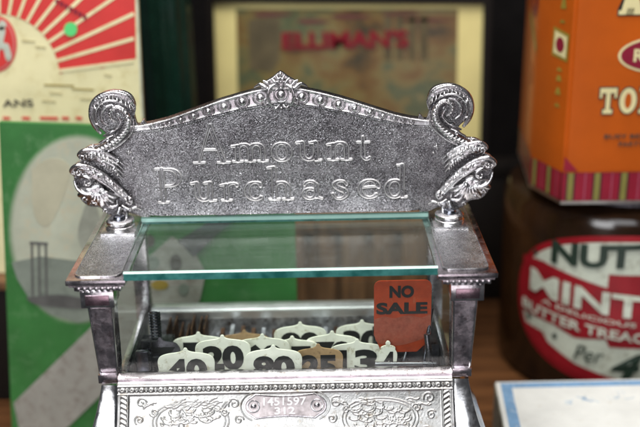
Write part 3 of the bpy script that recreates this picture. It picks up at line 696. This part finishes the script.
x_, z_ = FP(160, 337, 5.4); flag(x_, z_, 5.4, '7', darkmet, 1.3, 'blackened flag at the left end of the row')
# red NO SALE flag
a, b = at(374, 281, 4), at(432, 281, 4); x0, x1, zt = a.x, b.x, a.z + .0
r_ = .45; pts = [(x0, zt - 3.9)] + [(x0 + r_ - r_ * math.cos(R(k * 15)), zt - r_ + r_ * math.sin(R(k * 15))) for k in range(7)] + [(x1 - r_ + r_ * math.sin(R(k * 15)), zt - r_ + r_ * math.cos(R(k * 15))) for k in range(7)] + [(x1, zt - 3.9), (x1 - .3, zt - 4.6), (x1 - .9, zt - 5.2), (x0 + .5, zt - 5.2)]
ns = MB().prism(pts, 'y', 4.0, 4.1, .02).build('no_sale_flag', noredm, reg, True); ns['label'] = 'red flag reading NO SALE'
text('lettering', 'NO', (x0 + 1.0, x1 - 1.15, zt - 1.22, zt - .35, 3.985), black, ns, .015, .05)
text('lettering', 'SALE', (x0 + .15, x1 - .25, zt - 2.4, zt - 1.55, 3.985), black, ns, .015, .045)
q_ = spline([(x0 + .02, zt - 2.75), (x0 + .7, zt - 2.55), (x0 + 1.3, zt - 2.7), (x0 + 2.2, zt - 2.5), (x1 - .6, zt - 2.68), (x1 - .02, zt - 2.5), (x1 - .02, zt - 3.85), (x1 - .7, zt - 4.3), (x0 + 1.6, zt - 4.7), (x0 + .3, zt - 4.5), (x0 + .02, zt - 3.9)], 3)
q_ = [(min(max(a, x0 + .02), x1 - .02), b) for a, b in q_]
MB().prism(q_, 'y', 3.985, 3.998).build('rubbed_patch', fadedred, ns)
# mechanism: coils, levers and rods left and right
for k, (cx, cy, z0, z1, r_) in enumerate([(-9.0, 6.6, -9.5, -5.2, .36)]):
    n = int((z1 - z0) / .22) * 10; hel = [(cx + r_ * math.cos(i * .628), cy + r_ * math.sin(i * .628), z0 + (z1 - z0) * i / n) for i in range(n + 1)]
    MB().tube(hel, .07, 6).build('spring', steel, reg, True)
for k in range(6):                              # stacked rack segments at the left
    MB().box(-9.9 + .12 * (k % 2), -9.1, 3.6 + .5 * k, 3.9 + .5 * k, -9.6, -6.6 - .35 * (k % 3), .05).build('rack_bar', darkmet if k % 2 else steel, reg, True)
for k in range(7):
    mb = MB(); cx = -8.6 + .42 * k + random.uniform(-.1, .1); mb.box(cx, cx + .12, 8.8, 11.0, -9.9, -7.9 + random.uniform(-.5, .3), .02); mb.build('lever', rusty, reg)
for k in range(16):
    cx = -5 + k * .75; mb = MB(); mb.box(cx, cx + .3, 9.2 + random.random() * .6, 10.8, -9.9, -8.7 + random.uniform(-.3, .4), .04); mb.build('lever', random.choice([rusty, interior, rusty]), reg)
for (p, q, r_, m_) in [((7.2, 3.2, -9.5), (8.6, 5.0, -5.4), .16, darkmet), ((8.8, 3.0, -9.5), (9.6, 4.4, -4.2), .14, steel), ((6.6, 5.4, -9.5), (9.4, 6.2, -6.6), .13, darkmet), ((9.6, 2.6, -9.5), (9.2, 3.4, -5.6), .2, darkmet), ((6.2, 7.0, -8.0), (10.0, 7.0, -7.8), .22, darkmet), ((5.8, 2.8, -7.4), (9.8, 2.9, -7.5), .16, darkmet)]:
    MB().tube([p, q], r_, 12).build('linkage_rod', m_, reg, True)
MB().box(5.9, 10.3, 5.2, 8.6, -9.9, -7.3, .1).build('linkage_block', darkmet, reg, True)
MB().box(-10.3, -8.0, 5.2, 8.6, -9.9, -7.9, .1).build('linkage_block', darkmet, reg, True)
gb = MB().box(9.0, 10.2, 8.9, 9.3, -6.6, -5.5, .08).build('green_glass_block', glass_edge, reg, True)

# ------------------------------------------------------------------ flat printed things: shapes on vertical planes
def poly(name, pts_px, y, mat_, parent, th=.0, layer=0, curve=0):
    """a printed patch: outline in photograph coordinates carried onto the board's own plane"""
    q = [at(px, py, y) for px, py in (spline(pts_px + [pts_px[0]], curve)[:-1] if curve else pts_px)]
    yy = y - .03 * layer
    return MB().prism([(p.x, p.z) for p in q], 'y', yy, yy + (th or .02)).build(name, mat_, parent)
def ell(cx, cy, rx, ry, n=48): return [(cx + rx * math.cos(2 * math.pi * k / n), cy + ry * math.sin(2 * math.pi * k / n)) for k in range(n)]
def ptext(name, s, box, y, mat_, parent, layer=2, off=.02, italic=0):
    a, b = at(box[0], box[3], y), at(box[2], box[1], y)
    return text(name, s, (a.x, b.x, a.z, b.z, y - .03 * layer), mat_, parent, .015, off, italic=italic)

# green cricket board
Y = 18.0
gbrd = thing('advertising_board', 'green board with faded oval cricket photo and beige bat, left behind the register', 'board', (-12, Y, -22))
poly('board_panel', [(-1, 122.5), (293, 132), (300, 431), (12, 431)], Y, green, gbrd, .5)
for k in range(5):
    t = (k + .5) / 5; c_ = tuple(a * (1 - t) + b * t for a, b in zip((.028, .17, .032), (.42, .44, .34)))
    poly('oval_halo', ell(78, 229, 71 - k * 1.3, 96 - k * 1.3), Y, paint('oval_halo_print', c_, .5, .15, 25), gbrd, layer=.3 + .15 * k)
poly('oval_photo', ell(78, 229, 64.5, 89.5), Y, fade, gbrd, layer=1.2)
poly('photo_field', [(12, 262), (40, 256), (90, 262), (144, 258), (140, 280), (125, 302), (100, 318), (78, 322), (50, 314), (28, 296), (17, 278)], Y, fadegrey, gbrd, layer=2)
for x in (31, 38, 45): poly('wicket', [(x, 243), (x + 2, 243), (x + 3, 299), (x + 1, 299)], Y, inkgrey, gbrd, layer=3)
poly('wicket', [(30, 241), (48, 242), (48, 244.5), (30, 243.5)], Y, inkgrey, gbrd, layer=4)
poly('ground_shade', [(26, 297), (60, 294), (90, 300), (84, 308), (52, 306), (34, 303)], Y, inkgrey, gbrd, layer=4, curve=3)
poly('batsman_print', [(88, 200), (96, 203), (99, 215), (106, 232), (104, 250), (108, 272), (104, 300), (98, 300), (97, 272), (93, 262), (88, 290), (82, 290), (84, 255), (78, 235), (82, 215)], Y, inkfaint, gbrd, layer=3, curve=3)
poly('cloud_print', [(32, 170), (50, 158), (70, 166), (62, 200), (48, 226), (34, 214)], Y, paint('pale_brown_print', (.44, .42, .30), .5, .15, 30), gbrd, layer=2, curve=3)
poly('bat_blade', [(14, 402), (96, 322), (142, 262), (172, 236), (192, 246), (206, 272), (200, 300), (64, 430), (20, 430)], Y, beige, gbrd, layer=5)
poly('bat_handle', [(178, 240), (204, 224), (228, 206), (238, 216), (214, 236), (194, 256)], Y, bathandle, gbrd, layer=6)
for k, (cx, cy, rx, ry) in enumerate(((152, 262, 8, 7), (176, 262, 6, 9), (160, 284, 9, 5), (184, 288, 5, 6), (150, 240, 5, 6))):
    poly('bat_stain', ell(cx, cy, rx, ry, 16), Y, (fadegrey, darkink, olive)[k % 3], gbrd, layer=7)

# red rayed tin sign
Y = 25.0
rs = thing('rayed_tin_sign', 'cream tin sign with red sun rays and round emblem behind the green board', 'sign', (-18, Y, -22))
poly('sign_panel', [(-60, -90), (134, -90), (144, 135), (148, 275), (-60, 272)], Y, tincream, rs, .5)
cx, cy = -2, 80
red = [(60, 74), (66, 71), (76, 68), (90, 66), (102, 68), (112, 65), (124, 62), (132, 60), (136, 58), (134.5, -40), (-40, -40), (-40, 12)] + [(cx + 62 * math.cos(R(a)), cy - 66 * math.sin(R(a))) for a in range(120, 2, -6)]
poly('red_field', red, Y, tinred, rs, layer=1)
poly('sign_edge_line', [(133.5, -60), (135, -60), (143, 118), (141.5, 118)], Y, labwhite, rs, layer=1)
def clipy(p0, p1, ymin):   return p1
for k, a in enumerate(range(-4, 130, 9)):
    a += 12; r0, r1 = 62, 260; hw0, hw1 = .9, .75
    ca, sa = math.cos(R(a)), math.sin(R(a))
    if a < 80: r1 = min(r1, (134 - cx) / max(.01, ca))
    r1 = min(r1, (cy + 38) / max(.01, sa))
    d0, d1 = R(1.5), R(.75)
    q = [(cx + r0 * math.cos(R(a) - d0), cy - 66 / 62 * r0 * math.sin(R(a) - d0)), (cx + r1 * math.cos(R(a) - d1), cy - r1 * math.sin(R(a) - d1)), (cx + r1 * math.cos(R(a) + d1), cy - r1 * math.sin(R(a) + d1)), (cx + r0 * math.cos(R(a) + d0), cy - 66 / 62 * r0 * math.sin(R(a) + d0))]
    q = [(min(x, 134.3 + y * .04), y) for x, y in q]
    poly('sun_ray', q, Y, tincream, rs, layer=2)
poly('round_emblem', ell(-3, 44, 20, 28), Y, tinred, rs, layer=2)
poly('emblem_ring', ell(-3, 44, 18.2, 26), Y, pinkred, rs, layer=3); poly('emblem_disc', ell(-3, 44, 16.4, 24), Y, tinred, rs, layer=4)
for q in ([(-8, 60), (-4, 34), (2, 26), (6, 30), (4, 42), (9, 44), (12, 58), (7, 60), (4, 50), (0, 50), (-2, 62)], [(-4, 28), (2, 20), (7, 24), (3, 30)]): poly('emblem_script', q, Y, labwhite, rs, layer=5, curve=3)
poly('round_sticker', ell(71, 29, 6.6, 7), Y, dotgreen, rs, layer=5)
ptext('lettering', 'ANS', (3, 99, 33, 107), Y, darkink, rs)
for x0, x1 in ((3, 10), (22, 30), (40, 58), (62, 69), (76, 82)): poly('red_border_mark', [(x0, 116.5), (x1, 116.8), (x1 + .5, 119.6), (x0, 119.2)], Y, tinred, rs, layer=2)
ptext('lettering', 'HAVANA', (55, 4, 86, 14), Y, medred, rs, layer=3) if False else None
for k in range(7): poly('small_ink_line', [(56 + k * 4.6, -2 + k * 2.6), (59.5 + k * 4.6, 0 + k * 2.6), (58.5 + k * 4.6, 4 + k * 2.6), (55.5 + k * 4.6, 2 + k * 2.6)], Y, medred, rs, layer=4)
for (x, y, w_) in ((22, 40, 13), (36, 46, 10), (44, 84, 30), (50, 92, 12), (72, 88, 22), (42, 100, 14), (80, 98, 20), (104, 74, 8)): poly('faint_ink_line', [(x, y), (x + w_, y + 1), (x + w_, y + 2.4), (x, y + 1.4)], Y, olive if w_ > 20 else paint('faint_brown_ink', (.42, .36, .18), .5, .1), rs, layer=2)

# dark green cylinder between the signs
gc = thing('green_glass_cylinder', 'tall dark green cylinder with vertical ribs, between the rayed sign and the framed print', 'bottle', (-11, 34, -22))
rad = 2.25
prof_ = [(rad * .96, -22), (rad, -21.6), (rad, 15), (rad * .93, 16.2), (rad * .5, 18.2), (rad * .42, 21), (rad * .5, 21.3), (rad * .5, 22)]
mb = MB(); n = 72; VV_ = []; FF_ = []
for r_, h in prof_:
    for k in range(n): a = 2 * math.pi * k / n; q = r_ * (1 + (.035 * math.cos(a * 12) if r_ > 1.8 else 0)); VV_.append((-10.9 + q * math.cos(a), 34 + q * math.sin(a), h))
for i in range(len(prof_) - 1):
    for k in range(n): FF_.append((i * n + k, i * n + (k + 1) % n, (i + 1) * n + (k + 1) % n, (i + 1) * n + k))
FF_.append(tuple(range(n))[::-1]); mb.add(VV_, FF_); mb.build('bottle_body', bottlegreen, gc, True)
MB().lathe([(1.25, 0), (1.3, .1), (1.3, 1.6), (1.1, 1.8)], (-10.9, 34, 22)).build('cap', nickel_dark, gc, True)

# framed print
Y = 45.0
fp = thing('framed_print', 'framed old colour print lettered ELLIMAN\'S in a yellow cream mount behind the register', 'picture', (5, Y, -22))
poly('picture_mount', [(213, 2), (484, 4), (478, 232), (221, 232)], Y, mount, fp, .4)
poly('picture', [(236, 9), (458, 9), (455, 206), (240, 206)], Y, picm, fp, layer=1)
fo = [(206, -6), (492, -4), (485, 238), (214, 238)]; fi = [(213, 2.5), (484, 4.5), (478, 231), (221, 231)]
for k in range(4): poly('frame', [fo[k], fo[(k + 1) % 4], fi[(k + 1) % 4], fi[k]], Y - .5, framewood, fp, .9)
for x0, y0, x1, y1 in ((252, 12, 292, 16), (330, 14, 372, 18), (400, 18, 452, 21), (296, 19, 330, 23), (380, 12, 420, 15)): poly('sky_streak', [(x0, y0 + 1), ((x0 + x1) / 2, y0), (x1, y0 + 2), (x1 - 6, y1), (x0 + 8, y1 + 1)], Y, ellsh, fp, layer=2, curve=3)
poly('building_print', [(248, 22), (254, 18), (280, 18), (280, 60), (272, 72), (250, 70)], Y, brownprint, fp, layer=2)
for x in (384, 396, 408, 420): poly('panel_print', [(x, 16), (x + 8, 16), (x + 8, 60), (x, 60)], Y, brownprint, fp, layer=2)
ptext('lettering_shadow', "ELLIMAN'S", (284, 31, 410, 51), Y, ellsh, fp, layer=3, off=.03)
ptext('lettering', "ELLIMAN'S", (282, 29, 408, 49), Y, ellred, fp, layer=5, off=.03)

# wooden crate seen through the top glass
cr = thing('wooden_crate', 'dark brown slatted wooden crate seen through the register glass, right of the green board', 'crate', (8, 30, -22))
a = at(280, 224, 30); b = at(470, 224, 30); zt = a.z
MB().box(a.x, b.x, 30.6, 42, -22, zt - .3, .1).build('crate_body', cratewood, cr, True)
MB().box(a.x, b.x, 30, 30.6, zt - 1.0, zt, .08).build('crate_rail', cratewood, cr, True)
for k in range(6):
    x0 = a.x + .2 + k * 2.75; MB().box(x0, x0 + 2.0, 30.05, 30.6, -22, zt - 1.05, .08).build('slat', cratewood, cr, True)

# jar of mint toffees with the orange tin on top of it
JC = Vector((29.5, 30.6, -22)); JR = 10.2
jar = thing('sweet_jar', 'round brown jar with red and white NUTTY MINT label, under the orange tin', 'jar', JC)
MB().lathe([(JR - .8, 0), (JR - .1, .5), (JR, 1.2), (JR, 16.4), (JR - .5, 17.2), (JR - 2.2, 17.7), (JR - 2.4, 17.8)], JC, n=96).build('jar_body', sweetm, jar, True)
MB().lathe([(JR - 2.2, 17.7), (JR - 2.0, 17.75), (JR - 2.0, 18.3), (JR - 2.3, 18.4)], JC, n=64).build('lid', darkmet, jar, True)
def jmap(u, z, d): a = u / JR; r_ = JR + .03 + d; return (JC.x + r_ * math.sin(a), JC.y - r_ * math.cos(a), z)
def jpatch(name, pts, m_, layer):
    bm = bmesh.new(); f = bm.faces.new([bm.verts.new((a, b, 0)) for a, b in pts]); bmesh.ops.triangulate(bm, faces=[f])
    for _ in range(5):
        le = [e for e in bm.edges if e.calc_length() > 1.0]
        if le: bmesh.ops.subdivide_edges(bm, edges=le, cuts=1); bmesh.ops.triangulate(bm, faces=bm.faces[:])
    bm.verts.index_update(); v = [jmap(q.co.x, q.co.y, .05 * layer) for q in bm.verts]; f = [[q.index for q in g.verts] for g in bm.faces]; bm.free()
    return mk(name, v, f, m_, jar)
def jtext(s, u0, u1, z0, z1, m_, layer, off=.03, slope=0, italic=0):
    return text('lettering', s, (u0, u1, z0, z1, 0), m_, jar, .03, off, lambda x, z, d: jmap(x, z + slope * (x - u0), .05 * layer + .04 + d), italic=italic)
ZC = -13.1; HU, HZ = 11.9, 7.15
se = lambda hu, hz, n=90: [(hu * math.copysign(abs(math.cos(t)) ** .85, math.cos(t)), ZC + hz * math.copysign(abs(math.sin(t)) ** .85, math.sin(t))) for t in np.linspace(0, 2 * math.pi, n, endpoint=False)]
jpatch('label_edge', se(HU, HZ), labred, 1); jpatch('label', se(HU - .6, HZ - .55), labwhite, 2)
jpatch('label_band', [(-11.3, -9.7), (-9.0, -9.6), (-6.36, -10.1), (-3.3, -10.75), (-3.3, -9.5), (HU - 1.3, -9.2), (HU - .6, -16.2), (-2.75, -16.2), (-3.1, -15.5), (-5.6, -15.85), (-7.6, -15.15), (-11.4, -14.9)], labred, 3)
jpatch('label_foot', [(-11.0, -15.9), (-8.6, -16.2), (-8.0, -17.0), (-5.4, -18.3), (-2.0, -19.2), (1.6, -19.6), (1.0, -20.1), (-4, -19.7), (-8.2, -18.3), (-10.4, -16.8)], labred, 3)
jtext('NUTTY', -8.2, 2.7, -9.45, -7.35, labgreen, 4, .045, slope=.10)
jtext('MINT', -10.15, -.3, -12.55, -10.5, labwhite, 5, .03, slope=-.085)
jtext('A DELICIOUS', -8.8, -.8, -13.35, -12.95, labwhite, 5, .01, slope=-.10)
jtext('BUTTER TREACLE', -10.9, 1.7, -14.5, -13.6, labwhite, 5, .02, slope=-.105)
jtext('Per', -5.6, -3.1, -17.8, -16.4, labgreen, 4, .0, italic=.3)
jtext('4', -2.5, .1, -19.1, -16.7, labgreen, 4, .05, italic=.3)
for u, z in ((-9.9, -9.0), (-7.4, -16.2), (-10.2, -15.3)): jpatch('label_spot', [(u + .25 * math.cos(t), z + .25 * math.sin(t)) for t in np.linspace(0, 6.28, 12, endpoint=False)], labgreen, 4)

# orange tin
TB, TT = -3.58, 17.0
tin = thing('toffee_tin', 'big orange eight-sided tin with crimson striped border, standing on the sweet jar', 'tin', (30.5, 31, TB))
plan = [(22.1, 21.8), (39.2, 21.4), (41.0, 26.0), (40.6, 36.0), (37.5, 41.0), (24.6, 41.2), (21.4, 36.2), (20.45, 26.3)]
def ring_at(z, g=0): 
    c = Vector((30.8, 31, 0)); return [(c.x + (a - c.x) * (1 + g), c.y + (b - c.y) * (1 + g), z) for a, b in plan]
mb = MB(); mb.prism(plan, 'z', TB + .12, TT, .22); mb.build('tin_body', orange, tin, True)
mb = MB(); n = 8
V_ = ring_at(TB, .008) + ring_at(TB + .28, .012); mb.add(V_, [(i, (i + 1) % n, n + (i + 1) % n, n + i) for i in range(n)] + [tuple(range(n))]); mb.build('bottom_rim', tinedge, tin)
MB().prism([(30.8 + (a - 30.8) * 1.01, 31 + (b - 31) * 1.01) for a, b in plan], 'z', TT - 1.6, TT + .15, .1).build('lid', orangedeep, tin, True)
def face_map(i):
    a, b = Vector(plan[i]), Vector(plan[(i + 1) % 8]); d = (b - a); L = d.length; d /= L; nrm = Vector((d.y, -d.x))
    return L, lambda u, z, h: (a.x + d.x * u + nrm.x * h, a.y + d.y * u + nrm.y * h, z)
def tpatch(name, i, pts, m_, layer=1):
    L, f = face_map(i); h = .02 + .02 * layer
    bm = bmesh.new(); g = bm.faces.new([bm.verts.new((u, z, 0)) for u, z in pts]); bmesh.ops.triangulate(bm, faces=[g]); bm.verts.index_update()
    v = [f(q.co.x, q.co.y, h) for q in bm.verts]; fs = [[q.index for q in t.verts] for t in bm.faces]; bm.free(); return mk(name, v, fs, m_, tin)
SH = 2.75
for i in (7, 0, 6, 1):
    L, f = face_map(i)
    tpatch('striped_border', i, [(.0, TB + .28), (L, TB + .28), (L, TB + SH), (.0, TB + SH)], stripe_r, 0)
    k = 0; u = .25
    while u < L - .2:
        m_ = (stripe_d, stripe_g, stripe_d, stripe_p)[k % 4]; w_ = (.12, .45, .12, .12)[k % 4]
        tpatch('border_stripe', i, [(u, TB + .3), (min(L, u + w_), TB + .3), (min(L, u + w_), TB + SH - .1), (u, TB + SH - .1)], m_, 1); u += w_ + (.02, .02, .75, .55)[k % 4]; k += 1
    tpatch('border_line', i, [(0, TB + SH - .05), (L, TB + SH - .05), (L, TB + SH + .1), (0, TB + SH + .1)], orangedeep, 2)
tpatch('border_corner', 0, [(0, TB + SH), (1.2, TB + SH), (0, TB + SH + 1.3)], stripe_r, 2)
def circ(u, z, ru, rz, n=32): return [(u + ru * math.cos(2 * math.pi * k / n), z + rz * math.sin(2 * math.pi * k / n)) for k in range(n)]
def serif_text(s, u0, z0, h, cw, i=0):
    L, f = face_map(i)
    lets = {'T': [(.38, 0, .62, 1), (0, .8, 1, 1), (0, .62, .13, .82), (.87, .62, 1, .82), (.22, 0, .78, .16)],
            'A': None, 'O': None, 'F': [(.12, 0, .38, 1), (0, 0, .5, .15), (0, .85, 1, 1), (.87, .62, 1, .86), (.38, .45, .72, .6)], 'E': [(.12, 0, .38, 1), (0, 0, 1, .15), (0, .85, 1, 1), (.87, .62, 1, .86), (.87, .14, 1, .36), (.38, .45, .72, .6)]}
    for k, ch in enumerate(s):
        x = u0 + k * cw * 1.18
        for lay, m_, g in ((2, darkink, .10), (4, lettercream, 0)):
            P = []
            if ch == 'O':
                o1 = circ(x + cw / 2, z0 + h / 2, cw / 2 + g, h / 2 + g); 
                tpatch('lettering', i, o1, m_, lay); 
                if lay == 4: tpatch('lettering', i, circ(x + cw / 2, z0 + h / 2, cw * .2, h * .3), orange, 5)
            elif ch == 'A':
                tpatch('lettering', i, [(x - g, z0 - g), (x + cw * .28, z0 - g), (x + cw * .34, z0 + h * .22), (x + cw * .62, z0 + h * .22), (x + cw * .60, z0 - g), (x + cw + g, z0 - g), (x + cw + g, z0 + h * .14 + g), (x + cw * .9, z0 + h * .14 + g), (x + cw * .62, z0 + h + g), (x + cw * .32, z0 + h + g), (x + cw * .1, z0 + h * .14 + g), (x - g, z0 + h * .14 + g)], m_, lay)
            else:
                for q, (a, b, c, d) in enumerate(lets[ch]): tpatch('lettering', i, [(x + a * cw - g, z0 + b * h - g), (x + c * cw + g, z0 + b * h - g), (x + c * cw + g, z0 + d * h + g), (x + a * cw - g, z0 + d * h + g)], m_, lay + q * .12)
serif_text('TOFFEE', 2.4, 4.0, 2.05, 1.32)
serif_text('A', 3.3, 11.75, 2.2, 1.9)
tpatch('medallion', 0, circ(6.9, 8.6, 3.35, 1.45), lettercream, 1); tpatch('medallion_disc', 0, circ(6.9, 8.6, 3.15, 1.27), medred, 2)
def ttext(s, i, u0, u1, z0, z1, m_, layer=3, off=.02):
    L, f = face_map(i); return text('lettering', s, (u0, u1, z0, z1, 0), m_, tin, .02, off, lambda u, z, d: f(u, z, .02 + .02 * layer + d))
ttext('ROYAL', 0, 4.75, 9.0, 8.1, 9.1, lettercream, 3, .03)
ttext('BUSY BEE', 0, 3.0, 6.2, 1.95, 2.3, darkink)
ttext('PARTY', 0, 4.2, 6.2, 1.3, 1.65, darkink)
tpatch('square_emblem', 7, [(2.1, 8.2), (4.3, 8.0), (4.35, 10.2), (2.15, 10.5)], olive, 1)
tpatch('square_emblem', 7, [(2.35, 8.45), (4.05, 8.25), (4.1, 9.95), (2.4, 10.2)], lettercream, 2)
tpatch('square_emblem', 7, circ(3.2, 9.2, .6, .62, 10), medred, 3)
for z0, hh in ((12.0, .9), (10.9, .25), (7.1, .3), (6.3, .5), (5.2, .6), (4.2, .3)): tpatch('gold_scroll_mark', 7, [(2.9, z0), (3.7, z0 + .05), (3.5, z0 + hh), (3.1, z0 + hh)], olive, 1)
tpatch('side_print', 6, circ(6.5, 12.2, 2.2, 1.9, 24), medred, 1); tpatch('side_print', 6, circ(6.5, 12.2, 1.2, 1.1, 20), orangedeep, 2)
tpatch('side_print', 6, [(3.5, 9.8), (9.0, 7.6), (9.4, 8.4), (4, 10.6)], olive, 1); tpatch('side_print', 6, circ(6.2, 5.5, 1.4, 1.0, 14), orangedeep, 1)

# worn white card box, lower right
bx = thing('card_box', 'worn white card box with blue printed border and sketch, front right before the sweet jar', 'box', (22, 8, -22))
ang = R(-4); px0, py0 = 16.35, 16.6
def bmap(u, v, z): return (px0 + u * math.cos(ang) - v * math.sin(ang) * -1 * -1, py0 + u * 0 - v, z) if False else (px0 + u * 1.0 + v * math.sin(ang), py0 + u * .004 - v * math.cos(ang), z)
def bslab(name, u0, u1, v0, v1, z0, z1, m_, parent, bev=0):
    q = [bmap(u0, v0, 0), bmap(u1, v0, 0), bmap(u1, v1, 0), bmap(u0, v1, 0)]
    return MB().prism([(p[0], p[1]) for p in q], 'z', z0, z1, bev).build(name, m_, parent)
bslab('box_base', .25, 15.75, .25, 17.75, -22, -19.8, boxside, bx, .05)
lid = bslab('lid', 0, 16, 0, 18, -21.2, -17.0, boxside, bx, .12)
bslab('lid_paper', .08, 15.9, .08, 17.9, -17.01, -16.98, boxwhite, lid)
for a in ((.45, 15.5, .3, 1.05), (.45, 1.3, 1.05, 17.2), (14.7, 15.5, 1.05, 17.2), (.45, 15.5, 17.2, 17.7)): bslab('blue_border', *a, -16.975, -16.96, boxblue, lid)
rs_ = random.Random(5)
for cx, cv, sp_, n_ in ((6.6, 2.9, .7, 7), (5.3, 3.4, .6, 4), (9.6, 2.4, 1.2, 7), (11.6, 3.4, .6, 16), (11.3, 4.2, .5, 10), (13.4, 3.2, .35, 8)):
    for k in range(n_):
        x, v = cx + rs_.gauss(0, sp_ * .5), cv + rs_.gauss(0, sp_ * .35); a = rs_.uniform(-.9, .9) - .5; l_ = rs_.uniform(.2, .9); w_ = rs_.uniform(.03, .14)
        if v < 1.3 or x > 14.3: continue
        q0 = spline([(x, v), (x + l_ * .5 * math.cos(a), v - l_ * .5 * math.sin(a) + .1), (x + l_ * math.cos(a), v - l_ * math.sin(a))], 4)
        P_ = [(p[0], p[1] - w_ / 2) for p in q0] + [(p[0], p[1] + w_ / 2) for p in q0[::-1]]
        q = [bmap(u, max(v2, 1.1), 0) for u, v2 in P_]; MB().prism([(p[0], p[1]) for p in q], 'z', -16.975, -16.962 + .0004 * k + .0001 * cx).build('printed_sketch', boxblue if k % 3 else paleblue, lid)

# odds and ends at the far left edge
db = thing('dark_box', 'dark wooden box under the cream rayed sign at the far left edge', 'box', (-27, 31, -22))
zt = at(0, 274, 25.0).z
MB().box(-42, -11.5, 23.5, 39, -22, zt - .8, .3).build('box_body', framewood, db, True); MB().box(-42.2, -11.3, 23.3, 39.2, zt - .8, zt, .12).build('lid', cratewood, db, True)

# near black block added behind the jar to keep the gap dark
ch = thing('dark_gap_block', 'near black block added on the shelf to darken the gap between the register and the sweet jar', 'dark block', (30, 50, -22))
MB().box(15.2, 46, 42.0, 44.4, -22, -8.0, .3).build('gap_block_body', framewood, ch, True); MB().box(15.0, 46.2, 41.8, 44.5, -8.0, -6.6, .15).build('lid', framewood, ch, True)
